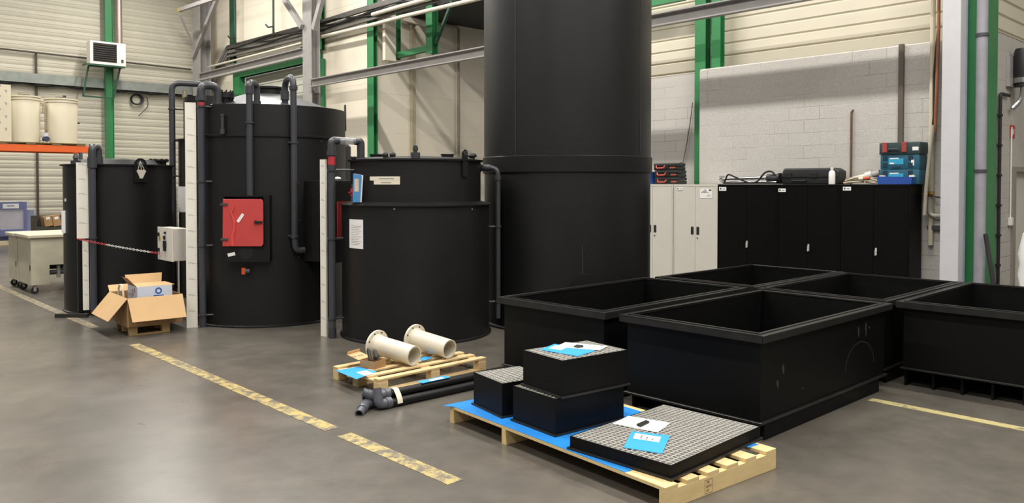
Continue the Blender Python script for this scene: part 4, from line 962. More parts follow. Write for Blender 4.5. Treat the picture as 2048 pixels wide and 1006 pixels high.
fitting((3.60, 5.515, .045), (-1, 0, 0), .12, (-.5, -.3, .25), .1, .034)
fitting((3.56, 5.40, .1), (-1, 0, 0), .14, (-.55, .3, .3), .1, .033, 'tee')
sheet_pts = [(818, 782), (850, 768), (880, 768), (850, 781)]
m = MB(); q0 = (4.0, 5.352, zt_ + .002); m.box((4.0, 5.345, zt_ + .0035), (4.3, 5.425, zt_ + .006)); m.m = 1; m.box((4.1, 5.352, zt_ + .0061), (4.24, 5.4, zt_ + .0066))
tag(m.build('folder', [FOLD, LABEL]), 'blue folder lying lengthwise on the bundle of black pipes', 'folder')
m = MB(); m.box((4.55, Y1 - .052, .03), (4.72, Y1 - .0495, .05)); m.build('white_label', LABEL, bd)

# ---------------------------------------------------------------- cabinets along the block wall
XC, CHT, CDP = 11.4, 1.795, .43
def cabinet(label, y0, y1, mt, lbl_px=None, handle=None, kind='black'):
    # y0 < y1 ; seen from the hall the y1 end is on the left
    t = thing('metal_cabinet', label, 'cabinet', (XC + CDP / 2, (y0 + y1) / 2, 0)); g = .0015
    MB().box((XC + .02, y0 + g, 0), (XC + CDP, y1 - g, CHT)).build('body', mt, t, bevel=.004)
    ym = (y0 + y1) / 2; drs = []
    fr = MB(); fr.box((XC, y0 + g, CHT - .035), (XC + .019, y1 - g, CHT)); fr.box((XC, y0 + g, 0), (XC + .019, y1 - g, .06)); fr.box((XC, y0 + g, .06), (XC + .019, y0 + .022, CHT - .035)); fr.box((XC, y1 - .022, .06), (XC + .019, y1 - g, CHT - .035)); fr.build('frame', mt, t)
    for a, b in ((ym + .002, y1 - .025), (y0 + .025, ym - .002)):
        drs.append(MB().box((XC + .002, a, .064), (XC + .018, b, CHT - .039)).build('door', mt, t, bevel=.003))
    if kind == 'black':
        y, z = handle; m = MB(); m.box((XC - .006, y - .012, z - .05), (XC + .001, y + .012, z + .05)); m.cyl((XC - .02, y, z), (XC - .005, y, z), .011, 10); m.box((XC - .026, y - .009, z - .055), (XC - .016, y + .009, z + .02)); m.build('handle', mat('bright_handle', '#d9d9d7', .3, metal=.3), drs[1])
    else:
        for k, y in enumerate((ym + .055, ym - .055)):
            z = 1.02; h = MB().box((XC - .004, y - .026, z - .065), (XC + .003, y + .026, z + .065)).build('recessed_handle', DARK, drs[k], bevel=.003)
        MB().cyl((XC - .008, ym - .05, .90), (XC + .003, ym - .05, .90), .012, 12).build('lock', CHROME, drs[1])
    if lbl_px:
        x0, x1, ya, yb = lbl_px; a = oX(x0, ya, XC); b = oX(x1, yb, XC); m = MB()
        m.m = 0; m.box((XC - .003, b.y, b.z), (XC + .001, a.y, a.z)); m.m = 1; w = a.y - b.y; h = a.z - b.z
        m.box((XC - .0035, a.y - w * .32, b.z + h * .3), (XC - .0028, a.y - w * .12, b.z + h * .75)); m.box((XC - .0035, b.y + w * .15, b.z + h * .4), (XC - .0028, a.y - w * .5, b.z + h * .55)); m.build('name_label', [LABEL, INK], t)
    return t
def hp(px, py): p = oX(px, py, XC); return (p.y, p.z)
cabinet('black metal cabinet at the right end, under the teal cases', 4.22, 5.20, CABB, (1686, 1702, 373.5, 381), hp(1752, 503))
cabinet('black metal cabinet in the middle, under the black carry case', 5.20, 6.171, CABB, (1557, 1571.5, 377, 384), hp(1617, 495))
cabinet('black metal cabinet beside the light grey ones, under silver tubes', 6.171, 7.221, CABB, (1438.5, 1452.5, 374, 381.5), hp(1494, 488))
gcab = cabinet('light grey metal cabinet with poster, next to the black cabinets', 7.221, 8.085, CABG, (1353.5, 1365.5, 374.5, 380.5), None, 'grey')
cabinet('light grey metal cabinet partly hidden behind tallest tank', 8.10, 8.96, CABG, None, None, 'grey')
a = oX(1400, 377.5, XC); b = oX(1424, 396.5, XC); m = MB(); m.box((XC - .002, b.y, b.z), (XC + .001, a.y, a.z)); m.m = 1; w = a.y - b.y; h = a.z - b.z
m.tube([(XC - .003, a.y - w * u, b.z + h * v) for u, v in ((.1, .58), (.3, .75), (.45, .92), (.55, .8), (.4, .68), (.25, .62), (.5, .66), (.7, .62))], .003, 5)
m.box((XC - .0028, b.y + w * .05, b.z + h * .78), (XC - .0018, b.y + w * .25, b.z + h * .94)); m.m = 2
for k in range(3): m.box((XC - .0028, b.y + w * .12, b.z + h * (.15 + .1 * k)), (XC - .0018, b.y + w * (.5 - .08 * k), b.z + h * (.18 + .1 * k)))
m.build('poster', [PAPER, INK, INKL], gcab)
# things on the cabinets (top at CHT)
CT = CHT + .001
tag(MB().lathe((XC + .22, 8.75), [(0, CT), (.12, CT), (.14, CT + .22), (.13, CT + .22), (.112, CT + .01), (0, CT + .01)], 32).build('plastic_bucket', BLUEC), 'blue plastic bucket beside the tool cases, next to tallest tank', 'bucket')
def red_case(z, dy, pos):
    t = thing('tool_case', 'black tool case with red handle, %s of the stack of three' % pos, 'case', (XC + .2, 8.26 + dy, z), 0, 'black and red tool cases'); h = .122
    y0, y1 = 8.03 + dy, 8.53 + dy; x0 = XC + .06
    MB().box((x0, y0, z), (x0 + .26, y1, z + h / 2 - .002)).build('base', CASEB, t, bevel=.022, seg=2)
    MB().box((x0, y0, z + h / 2), (x0 + .26, y1, z + h - .001)).build('lid', CASEB, t, bevel=.022, seg=2)
    yc = y0 + .34; MB().tube(fillet([(x0 - .002, yc + .09, z + .08), (x0 - .03, yc + .075, z + .035), (x0 - .03, yc - .075, z + .035), (x0 - .002, yc - .09, z + .08)], .03), .011, 8).build('handle', mat('red_handle', '#d6452f', .45), t)
    m = MB(); m.box((x0 - .003, y0 + .04, z + .03), (x0 + .002, y0 + .15, z + .058)); m.build('logo_patch', mat('red_brown_logo', '#a6503f', .5), t)
    for yy in (y0 + .2, y0 + .46): MB().box((x0 - .006, yy - .02, z + .03), (x0 + .002, yy + .02, z + .09)).build('latch', DARK, t)
for k, (dy, pos) in enumerate(((0, 'bottom'), (.01, 'middle'), (.03, 'top'))): red_case(CT + .122 * k, dy, pos)
tb = thing('tube_bundle', 'bundle of silver tubes wrapped in black straps on a black cabinet', 'tubes', (XC + .2, 6.75, CT))
for k, (x, z, y0, y1, dz) in enumerate(((.13, .03, 6.25, 7.2, .0), (.19, .03, 6.25, 7.25, .0), (.13, .085, 6.3, 7.28, .02), (.2, .09, 6.28, 7.2, .0))):
    MB().cyl((XC + x, y1, CT + z), (XC + x, y0, CT + z + dz), .022, 16).build('tube', CHROME, tb)
for yy, zz in ((7.19, .06), (7.21, .12)): MB().box((XC + .1, yy, CT + zz - .03), (XC + .2, yy + .05, CT + zz + .02)).build('clamp_foot', STEELG, tb, bevel=.006)
MB().tube(fillet([(XC + .08, 7.15, CT + .02), (XC + .07, 7.08, CT + .17), (XC + .06, 6.95, CT + .12), (XC + .06, 6.7, CT + .02), (XC + .06, 6.55, CT + .03), (XC + .07, 6.42, CT + .19), (XC + .09, 6.32, CT + .21), (XC + .12, 6.25, CT + .12)], .05), .014, 8).build('strap', DARK, tb)
MB().cyl((XC + .16, 6.42, CT + .10), (XC + .16, 6.24, CT + .10), .06, 20).build('roller', DKGREY, tb); MB().cyl((XC + .16, 6.238, CT + .09), (XC + .16, 6.2, CT + .09), .085, 24).build('end_wheel', DARK, tb)
y1, y0 = oX(1561, 345, XC + .15).y, oX(1680, 345, XC + .15).y
t = thing('carry_case', 'long black moulded carry case lying on the black cabinets', 'case', (XC + .22, (y0 + y1) / 2, CT)); h = .245
m = MB(); m.prism([(XC + .13, y1 - .02, CT), (XC + .13, y1, CT + .1), (XC + .13, y1 - .06, CT + h), (XC + .13, y0 + .08, CT + h), (XC + .13, y0, CT + h - .05), (XC + .13, y0 + .01, CT)], (.25, 0, 0)); m.build('shell', CASEB, t, bevel=.03, seg=3)
MB().box((XC + .122, y0 + .03, CT + .11), (XC + .132, y1 - .03, CT + .125)).build('seam', DARK, t)
MB().tube(fillet([(XC + .132, y1 - .42, CT + .06), (XC + .1, y1 - .40, CT + .05), (XC + .1, y1 - .22, CT + .05), (XC + .132, y1 - .2, CT + .06)], .02), .012, 8).build('handle', DARK, t)
for yy in (y1 - .14, y1 - .55): MB().box((XC + .116, yy - .05, CT + .1), (XC + .13, yy + .05, CT + .18)).build('latch', DARK, t, bevel=.004)
by = oX(1663.5, 360, XC + .03).y
t = thing('spray_bottle', 'white plastic bottle standing in front of the black carry case', 'bottle', (XC + .035, by, CT))
MB().lathe((XC + .036, by), [(0, CT), (.044, CT), (.046, CT + .01), (.046, CT + .16), (.036, CT + .19), (.018, CT + .205), (.018, CT + .215), (0, CT + .215)], 28).build('bottle', mat('white_bottle_plastic', '#efeeea', .4, var=.02), t)
MB().cyl((XC + .036, by, CT + .215), (XC + .036, by, CT + .25), .022, 20).build('cap', WHITE, t)
# hoses and beige tubes
t = thing('white_tube', 'cream plastic tube with a pale cap leaning among hoses', 'tube', (XC + .27, 4.95, CT))
p, q = oX(1694, 359, XC + .27), oX(1733, 347, XC + .27); MB().cyl((XC + .27, p.y, CT + .045), (XC + .27, q.y, CT + .115), .042, 20).build('tube', BEIGE, t)
d = Vector((0, q.y - p.y, .07)).normalized(); Q = Vector((XC + .27, q.y, CT + .115)); MB().cyl(Q, Q + d * .09, .06, 24).build('end_cap', mat('pale_cap', '#d6d3cd', .4), t); MB().cyl(Q + d * .09, Q + d * .2, .048, 20).build('grey_tube', mat('grey_tube', '#a9a8a4', .45), t)
random.seed(11)
for k in range(3):
    pts = []
    for i in range(22):
        u = i / 21; pts.append((XC + .09 + .045 * k + .012 * sin(u * 6 + k), 5.18 - .46 * u, CT + .018 + .03 * k + .05 * sin(u * pi) * (1 if k == 1 else .4) - .02 * (k == 0) * 0))
    tag(MB().tube(pts, .014, 8).build('hose', HOSE if k < 2 else mat('grey_hose', '#8e8a80', .5)), ['beige hose on cabinet edge, the front one below the cream tube', 'beige hose arching under the cream tube, middle of three', 'grey hose behind two beige hoses on the black cabinet'][k], 'hose')
t = thing('hose_coupling', 'orange and white hose coupling lying between hoses and blue tray', 'coupling', (XC + .035, 4.86, CT))
MB().cyl((XC + .04, 4.93, CT + .075), (XC + .04, 4.87, CT + .08), .028, 14).build('white_end', BEIGE, t); MB().cyl((XC + .04, 4.87, CT + .08), (XC + .04, 4.78, CT + .088), .022, 14).build('orange_end', ORNG, t); MB().cyl((XC + .04, 4.85, CT), (XC + .04, 4.85, CT + .07), .012, 10).build('stem', HOSE, t)
ty1, ty0 = oX(1757, 360, XC + .05).y, oX(1824, 360, XC + .05).y
t = thing('tray', 'dark blue plastic tray in front of the teal tool cases', 'tray', (XC + .06, (ty0 + ty1) / 2, CT))
m = MB(); m.prism([(XC + .02, ty1, CT + .001), (XC + .02, ty0, CT + .001), (XC + .02, ty0 - .012, CT + .1), (XC + .02, ty1 + .012, CT + .11)], (.01, 0, 0)); m.box((XC + .03, ty0, CT), (XC + .115, ty1, CT + .012)); m.box((XC + .105, ty0, CT + .012), (XC + .115, ty1, CT + .1)); m.build('bin', BLUEC, t)
for yy in (ty0 - .03, ty1 - .08): MB().box((XC + .05, yy + .0, CT + .101), (XC + .09, yy + .07, CT + .125)).build('label_holder', WHITE, t)
# teal cases
sy1, sy0 = oX(1760.5, 330, XC + .13).y, oX(1839, 330, XC + .13).y
zz = [CT, CT + .207, CT + .414, Hh((XC + .13, sy1), 286)]
def teal(z, z1, label, top=False):
    t = thing('tool_case', label, 'case', (XC + .27, (sy0 + sy1) / 2, z), 0, 'teal stacked tool cases'); x0 = XC + .13
    mt = mat('dark_green_grey_case', '#2d4044', .5) if top else TEAL
    e = -.012 if top else 0
    MB().box((x0 + e, sy0 + e, z), (x0 + .28, sy1 - e, z1 - .001)).build('shell', mt, t, bevel=.012, seg=2)
    L = sy1 - sy0
    if top:
        for f in (.12, .62): MB().box((x0 - .024, sy1 - L * f - .035, z + .03), (x0 - .011, sy1 - L * f + .03, z1 + .001)).build('latch', mat('red_latch', '#a8433c', .45), t, bevel=.004)
        m = MB(); m.tube(fillet([(x0 - .012, sy1 - L * .22, z + .04), (x0 - .035, sy1 - L * .24, z + .075), (x0 - .035, sy1 - L * .48, z + .075), (x0 - .012, sy1 - L * .5, z + .04)], .02), .012, 8); m.build('handle', DKGREY, t)
        MB().box((x0 - .014, sy0 + .01, z + .05), (x0 - .011, sy0 + .09, z + .1)).build('sticker', LABEL, t)
    else:
        for f in (.07, .72):
            for dz in (.03, .13): MB().box((x0 - .006, sy1 - L * f - .06, z + dz), (x0 + .002, sy1 - L * f, z + dz + .06)).build('latch', mat('dark_teal', '#15323f', .5), t)
        m = MB(); m.box((x0 - .004, sy1 - L * .60, z + .07), (x0 + .001, sy1 - L * .22, z + .15)); m.m = 1; m.box((x0 - .005, sy1 - L * .36, z + .075), (x0 - .003, sy1 - L * .25, z + .095)); m.box((x0 - .005, sy1 - L * .48, z + .145), (x0 - .003, sy1 - L * .25, z + .16)); m.build('print_patch', [TEALL, LABEL], t)
        m = MB(); m.box((x0 - .003, sy0 + .07, z + .05), (x0 + .001, sy0 + .11, z + .13)); m.box((x0 - .003, sy0 + .1, z + .04), (x0 + .001, sy0 + .13, z + .07)); m.build('sticker', LABEL, t)
        MB().box((x0 - .006, sy1 - L * .52, z + .02), (x0 + .002, sy1 - L * .3, z + .04)).build('handle_slot', mat('dark_teal_slot', '#15323f', .5), t)
teal(zz[0], zz[1], 'lower teal tool case, behind the dark blue tray'); teal(zz[1], zz[2], 'middle teal tool case with bright printed patch'); teal(zz[2], zz[3], 'dark grey-green case with red latches on top of the teal ones', True)

# ---------------------------------------------------------------- fittings on the right-hand walls
z = oX(1802, 88, XW).z; y = oX(1802, 200, XW - .03).y
m = MB(); m.box((XW - .05, y - .035, CHT), (XW - .002, y + .035, 3.79)); tag(m.build('wall_rail', BROWNR, bevel=.004), 'brown vertical rail on block wall above the teal cases', 'rail')
p = oX(1703, 222, XW - .02); tag(MB().tube(fillet([(XW + .03, p.y - .03, p.z + .02), (XW - .02, p.y, p.z), (XW - .02, p.y, .3)], .05), .016, 8).build('wall_pipe', RUST), 'thin rusty pipe down the block wall above black cabinets', 'pipe')
y = oX(1865, 100, XW - .05).y
tag(MB().tube([(XW - .045, y, .95), (XW - .045, y, 9)], .035, 10).build('wall_pipe', BEIGET), 'beige pipe on the block wall left of the pale grey column', 'pipe')
pts = [oX(px, py, XW - .12) for px, py in ((1880, -20), (1876, 60), (1868, 150), (1868, 230), (1862, 285))]
tag(MB().tube(pts, .016, 8).build('cable', DARK), 'black cable hanging beside the pale grey column', 'cable')
pts = [oX(px, py, XW - .23) for px, py in ((1866, 250), (1862, 285), (1857, 330), (1852, 380), (1849, 430))]
tag(MB().tube(pts, .026, 10).build('hose', mat('pale_grey_hose', '#bdb5a6', .5)), 'pale hose hanging down beside the last black cabinet', 'hose')
y2 = oX(1883, 200, XW - .06).y
tag(MB().tube([(XW - .14, y2 + .05, 2.5), (XW - .14, y2 + .02, 3.9), (XW - .14, y2 + .04, 9)], .022, 8).build('wall_pipe', COPPER), 'copper coloured pipe against the pale grey column edge', 'pipe')
v = oX(1867, 388, XW - .1); t = thing('tap_valve', 'brass tap valve with bent pipe right of the black cabinets', 'valve', tuple(v))
V = Vector((XW - .1, y, v.z)); MB().cyl(V + Vector((-.02, .08, 0)), V + Vector((-.02, -.06, 0)), .035, 14).build('valve_body', mat('brass', '#b08a4a', .35, metal=.7), t)
MB().tube(fillet([V, V + Vector((0, 0, -.3)), V + Vector((0, -.4, -.3))], .08), .028, 10).build('bent_pipe', mat('grey_white_pipe', '#b9b4a8', .5), t)
MB().bar(V + Vector((-.03, -.05, -.03)), V + Vector((-.05, -.18, -.05)), .02, .02).build('lever', CHROME, t)
zr_ = oX(1860, 455, XW - .04).z; tag(MB().box((XW - .07, 3.78, zr_ - .03), (XW - .005, 4.15, zr_ + .03)).build('wall_rail', DKGREY, bevel=.004), 'dark horizontal rail low on block wall behind the last cabinet', 'rail')
p = oY(2000, 187, YS - .03); t = thing('conduit', 'black vertical conduit with bent top right of the broad green post', 'pipe', (p.x, YS - .03, 0)); X_ = p.x
q = oY(2018, 186, YS - .03)
MB().tube(fillet([(X_, YS - .035, .1), (X_, YS - .035, p.z), (q.x, YS - .035, p.z)], .06), .022, 10).build('tube', DARK, t)
for zz_ in (.7, 1.1, 1.5, 1.9, 2.3, 2.7): MB().box((X_ - .035, YS - .06, zz_), (X_ + .035, YS - .002, zz_ + .03)).build('clip', DARK, t)
a = oY(2021, 250, YS - .01); b = oY(2029.5, 276, YS - .01)
m = MB(); m.box((a.x, YS - .012, b.z), (b.x, YS - .002, a.z)); m.m = 1; w = b.x - a.x; h = a.z - b.z; m.box((a.x + w * .15, YS - .0128, b.z + h * .15), (a.x + w * .5, YS - .0115, b.z + h * .85)); m.box((a.x + w * .62, YS - .0128, b.z + h * .3), (a.x + w * .8, YS - .0115, b.z + h * .7))
tag(m.build('fire_sign', [mat('red_sign', '#b5322e', .5), LABEL]), 'small red and white sign above the grey door', 'sign')
x = oY(2017, 400, YS).x; t = thing('light_switch', 'small white switch box with thin conduit left of the door', 'switch', (x, YS - .02, 1.2)); z = oY(2019, 442, YS).z
MB().box((x - .03, YS - .05, z - .06), (x + .06, YS - .002, z + .05)).build('switch_box', WHITE, t, bevel=.005); MB().tube([(x + .02, YS - .02, z + .05), (x + .02, YS - .02, 2.55)], .01, 8).build('conduit', WHITE, t)
p = oY(2040, 95, YS - .15); q = oY(2040, 172, YS - .15); t = thing('wall_cylinder', 'black upright cylinder with chrome collar at the upper right edge', 'cylinder', (p.x + .1, YS - .16, q.z)); X_ = oY(2046, 130, YS - .16).x + .03
MB().lathe((X_, YS - .16), [(0, q.z + .12), (.115, q.z + .12), (.12, q.z + .2), (.12, p.z - .06), (.1, p.z), (0, p.z)], 32).build('body', CASEB, t)
MB().cyl((X_, YS - .16, q.z + .05), (X_, YS - .16, q.z + .12), .118, 32).build('collar', CHROME, t); MB().cyl((X_, YS - .16, q.z), (X_, YS - .16, q.z + .05), .105, 24).build('bottom_ring', DARK, t)
MB().tube(fillet([(X_ - .02, YS - .16, q.z), (X_ - .02, YS - .14, q.z - .18), (X_ - .1, YS - .06, q.z - .3)], .06), .03, 10).build('fitting', CHROME, t)
MB().box((X_ - .2, YS - .05, q.z), (X_ + .1, YS - .002, p.z - .1)).build('back_plate', STEELG, t)
a = oY(1972, 465, 3.05); b = oY(1989, 572, 3.0)
tag(MB().bar(tuple(oX(1994, 612, 11.15)), tuple(oX(1971, 468, 11.32)), .045, .03).build('leaning_bar', DARK), 'black bar leaning against the grey drain pipe on the right', 'bar')
t = thing('wrapped_bundle', 'white plastic wrapped bundle cut off at the right edge', 'bundle', (12.0, 2.6, 0))
xw, yw = 11.3, oX(2041, 500, 11.3).y - .0
m = MB(); random.seed(3); n = 28; prof = [(.0, 0), (.30, 0), (.33, .15), (.31, .3), (.335, .42), (.305, .55), (.33, .7), (.31, .82), (.33, .95), (.3, 1.1), (.28, 1.2), (.15, 1.27), (0, 1.28)]
m.lathe((xw, yw - .31), prof, 28); m.build('wrapping', mat('white_wrap', '#e8e8ea', .35, bump=.3, bscale=8), t)

# ---------------------------------------------------------------- the far left corner
YK = 24.0
bz0, bz1 = 2.655, 2.835
rk = thing('pallet_rack', 'orange pallet rack beam carrying two beige tanks', 'rack', (4.5, YK + .5, 0))
for yy in (YK, YK + 1.0): MB().box((2.0, yy, bz0), (6.62, yy + .05, bz1)).build('beam', ORANGE, rk, bevel=.006)
for yy in (YK, YK + 1.0): MB().box((6.625, yy - .02, 0), (6.71, yy + .07, 2.9)).build('upright', mat('blue_grey_upright', '#4d5a66', .5), rk)
for yy in (YK, YK + 1.0): MB().box((1.9, yy - .02, 0), (1.995, yy + .07, 2.9)).build('upright', mat('blue_grey_upright_far', '#4d5a66', .5), rk)
pt = thing('wooden_pallet', 'olive brown pallet on the orange rack under beige tanks', 'pallet', (5.2, YK + .5, bz1))
pz = bz1 + .001
for k in range(5): MB().box((3.6, YK - .02 + .22 * k, pz + .045), (6.52, YK + .12 + .22 * k, pz + .065)).build('slat', mat('olive_wood', '#7d6d45', .7), pt)
for x in (3.7, 4.45, 5.1, 5.7, 6.3): MB().box((x, YK - .01, pz), (x + .22, YK + 1.04, pz + .0448)).build('runner', mat('brown_runner', '#84673f', .7), pt)
PZ = pz + .0655
def btank(px0, px1, ytop, label):
    a, b = oY(px0, 240, YK + .1).x, oY(px1, 240, YK + .1).x; rr = (b - a) / 2; c = ((a + b) / 2, YK + .1 + rr * .9 + .02); zt_ = Hh((c[0], c[1] - rr), ytop)
    t = thing('beige_tank', label, 'tank', (c[0], c[1], PZ))
    MB().lathe(c, [(0, PZ), (rr, PZ), (rr, zt_ - .05), (rr - .02, zt_), (0, zt_)], 64).build('body', BEIGET, t)
    m = MB(); m.lathe(c, [(rr - .003, zt_ - .03), (rr + .025, zt_ - .03), (rr + .025, zt_ + .01), (rr - .003, zt_ + .01)], 64); m.build('rim', BEIGET, t)
    m = MB(); m.lathe(c, [(rr * .3, zt_ - .12 + .02), (rr + .02, zt_ - .12 + .02), (rr + .02, zt_ - .085), (rr * .3, zt_ - .085)], 64) ; m.build('hoop', mat('pale_hoop', '#ded6c2', .45), t)
    for dx in (-.12, .02): MB().cyl((c[0] + dx, c[1] - rr * .5, zt_), (c[0] + dx, c[1] - rr * .5, zt_ + .05), .07, 16).build('cap', mat('brown_cap', '#7d745f', .5), t)
    return t, c, rr, zt_
tA, cA, rA, zA = btank(24, 86, 191, 'left beige cylindrical tank on the rack beside marked board')
tB, cB, rB, zB = btank(97, 162, 197, 'right beige cylindrical tank at the end of the rack')
m = MB(); m.tube(fillet([(cA[0] + rA - .02, cA[1] - .1, zA - .15), (cA[0] + rA + .05, cA[1] - .12, zA - .15), (cA[0] + rA + .05, cA[1] - .12, zA - .42), (cA[0] + rA + .075, cA[1] - .12, zA - .42)], .05), .016, 8); m.build('side_pipe', mat('tan_pipe', '#a89a7c', .5), tA)
MB().tube(fillet([(cB[0] - rB + .03, cB[1] - .15, zB - .1), (cB[0] - rB - .025, cB[1] - .18, zB - .1), (cB[0] - rB - .025, cB[1] - .18, PZ + .35), (cB[0] - rB + .03, cB[1] - .15, PZ + .35)], .05), .016, 8).build('side_pipe', mat('tan_pipe_two', '#a89a7c', .5), tB)
MB().box((cB[0] + .02, cB[1] - rB * .4, zB + .001), (cB[0] + .09, cB[1] - rB * .4 + .05, zB + .1)).build('lever', DARK, tB)
MB().cyl((cB[0] + rB, cB[1], zB - .62), (cB[0] + rB + .06, cB[1], zB - .62), .03, 10).build('outlet', DARK, tB)
mx = (cA[0] + rA + cB[0] - rB) / 2; t = thing('motor', 'small dark blue motor between the two beige rack tanks', 'motor', (mx, YK + .1, PZ))
MB().cyl((mx, YK + .02, PZ + .1), (mx, YK + .22, PZ + .1), .07, 16).build('housing', mat('navy_motor', '#2c3352', .5), t); MB().box((mx - .06, YK + .04, PZ), (mx + .06, YK + .2, PZ + .04)).build('base', mat('pale_base', '#d5cdba', .5), t); MB().cyl((mx, YK + .1, PZ + .16), (mx, YK + .1, PZ + .26), .06, 14).build('cover', mat('white_cover', '#d9d8dd', .5), t)
a, b = oY(-40, 172, YK + .06), oY(23, 276, YK + .06)
m = MB(); m.box((a.x, YK + .05, PZ), (b.x, YK + .08, oY(23, 170, YK + .06).z)); m.m = 1
for px, ys in ((12, (183, 208, 234, 259)), (-1, (172, 193, 219, 246))):
    for py in ys: p = oY(px, py, YK + .05); m.text('9', Matrix.Translation((p.x, YK + .0495, p.z)) @ Matrix.Rotation(pi / 2, 4, 'X'), .12, .001)
tag(m.build('marked_board', [BEIGET, mat('purple_grey_ink', '#7a7183', .6)]), 'upright beige board with grey number marks on the rack', 'board')
# blue cart under plastic
YB = 27.5; x0, x1 = oY(-8, 440, YB).x, oY(54, 440, YB).x; zt_ = oY(30, 404, YB).z
ct = thing('blue_cart', 'blue framed cart wrapped in clear plastic by left wall', 'cart', ((x0 + x1) / 2, YB + .3, 0))
m = MB(); m.box((x0, YB, .27), (x1, YB + .6, .45)); m.build('base', CARTB, ct, bevel=.01)
for xx in (x0, x1 - .08):
    for yy in (YB, YB + .52): MB().box((xx, yy, .45), (xx + .08, yy + .08, zt_)).build('post', CARTB, ct)
MB().box((x0 + .08, YB + .01, zt_ - .22), (x1 - .08, YB + .07, zt_)).build('top_panel', CARTB, ct); MB().box((x0 + .08, YB + .05, .45), (x1 - .08, YB + .07, zt_ - .22)).build('grey_panel', mat('pale_grey_panel', '#b6b2ba', .5), ct)
MB().box((x1 + .01, YB + .06, .27), (x1 + .2, YB + .58, zt_ - .25)).build('side_panel', mat('faded_blue', '#6a739a', .5), ct)
m = MB(); w = x1 - x0; m.box((x0 + w * .22, YB - .004, zt_ - .19), (x0 + w * .74, YB + .009, zt_ - .05)); m.m = 1; m.box((x0 + w * .36, YB - .005, zt_ - .13), (x0 + w * .6, YB - .003, zt_ - .1)); m.build('label', [LABEL, INK], ct)
m = MB(); m.prism([(x0 - .02, YB - .05, .25), (x1 + .38, YB - .05, .25), (x1 + .2, YB - .05, zt_ - .15), (x1 + .06, YB - .05, zt_ + .04), (x0 - .02, YB - .05, zt_ + .04)], (0, .7, 0)); m.build('plastic_wrap', FILM, ct)
MB().box((x0 - .3, YB - .08, .0), (x1 + .3, YB + .7, .12)).build('skid', mat('pale_wood_skid', '#cbbd9b', .6), ct); MB().box((x0 + .1, YB + .02, .121), (x1 - .1, YB + .5, .269)).build('dark_base', mat('navy_base', '#23284f', .5), ct)
# crate with cartons
YC = 25.0; x0, x1 = oY(72, 445, YC).x, oY(140, 445, YC).x
cr = thing('dark_crate', 'dark open crate holding two brown cartons beyond the trolleys', 'crate', ((x0 + x1) / 2, YC + .3, 0))
m = MB(); z1 = oY(72, 440, YC).z; m.box((x0, YC, 0), (x1, YC + .02, z1 - .22)); m.box((x0, YC + .58, 0), (x1, YC + .6, z1 + .1)); m.box((x0, YC + .02, 0), (x0 + .02, YC + .58, z1)); m.box((x1 - .02, YC + .02, 0), (x1, YC + .58, z1)); m.box((x0 + .02, YC + .02, 0), (x1 - .02, YC + .58, .6)); m.build('body', mat('dark_olive_metal', '#3a3930', .55), cr)
for k, (px, lab) in enumerate(((99, 'left'), (116, 'right'))):
    p = oY(px, 460, YC + .1); F = Matrix.Translation((p.x, YC + .3, .615)) @ Matrix.Rotation(radians(-9), 4, 'Y')
    t = thing('carton', 'brown carton tilted in the dark crate, %s of the two' % lab, 'box', (p.x, YC + .3, .615), 0, 'cartons in the dark crate')
    MB(F).box((-.1, -.2, .01), (.095, .2, .28 + .03 * k)).build('box', CARDD, t); MB(F).box((-.05, -.204, .2), (.05, -.201, .27)).build('shipping_label', LABEL, t)
# beige trolleys
def trolley(label, x0, y0, L, Wd, cut, zt_):
    t = thing('beige_trolley', label, 'trolley', (x0 + L / 2, y0 + Wd / 2, 0)); zb = .14
    m = MB(); pts = [(x0, y0, zb), (x0 + .27, y0, zb), (x0 + .27, y0, zb + .32), (x0 + L, y0, zb + .32), (x0 + L, y0, zt_ - .05), (x0, y0, zt_ - .05)]
    m.prism(pts, (0, Wd, 0)); m.build('body', mat('trolley_beige', '#c2bca6', .45), t, bevel=.004)
    MB().box((x0 - .05, y0 - .04, zt_ - .0499), (x0 + L + .05, y0 + Wd + .02, zt_)).build('lid', mat('trolley_lid_cream', '#ccc6ae', .4), t, bevel=.006)
    m = MB(); m.prism([(x0 + L * .56, y0 + .05, zb + .319), (x0 + L, y0 + .05, zb + .319), (x0 + L * .95, y0 + .05, zb + .04), (x0 + L * .66, y0 + .05, zb + .04)], (0, Wd - .1, 0)); m.build('hopper', mat('grey_hopper', '#8d887c', .5), t)
    m = MB(); m.cyl((x0 + .275, y0 + .1, zb + .19), (x0 + L * .6, y0 + .1, zb + .19), .04, 14); m.build('outlet_pipe', DKGREY, t); MB().cyl((x0 + .42, y0 + .08, zb + .1), (x0 + .42, y0 + .08, zb + .3), .03, 12).build('valve', mat('silver_valve', '#a7a59e', .4, metal=.5), t)
    MB().box((x0 - .003, y0 + .04, zb + .24), (x0 + .001, y0 + .1, zb + .33)).build('handle_slot', DARK, t)
    for cx_, cy_ in ((x0 + .06, y0 + .05), (x0 + .06, y0 + Wd - .09), (x0 + L - .2, y0 + .06), (x0 + L - .2, y0 + Wd - .1)):
        wz = .055; w = MB().cyl((cx_, cy_ - .018, wz), (cx_, cy_ + .018, wz), .055, 20).build('caster', DARK, t)
        zf = zb if cx_ < x0 + .2 else zb + .05
        MB().cyl((cx_, cy_ - .019, wz), (cx_, cy_ + .019, wz), .028, 12).build('hub', CHROME, w); m = MB(); m.box((cx_ - .02, cy_ - .026, .05), (cx_ + .02, cy_ - .02, zf - .002)); m.box((cx_ - .02, cy_ + .02, .05), (cx_ + .02, cy_ + .026, zf - .002)); m.box((cx_ - .04, cy_ - .035, zf - .004), (cx_ + .04, cy_ + .035, zf)); m.build('fork', STEELG, w)
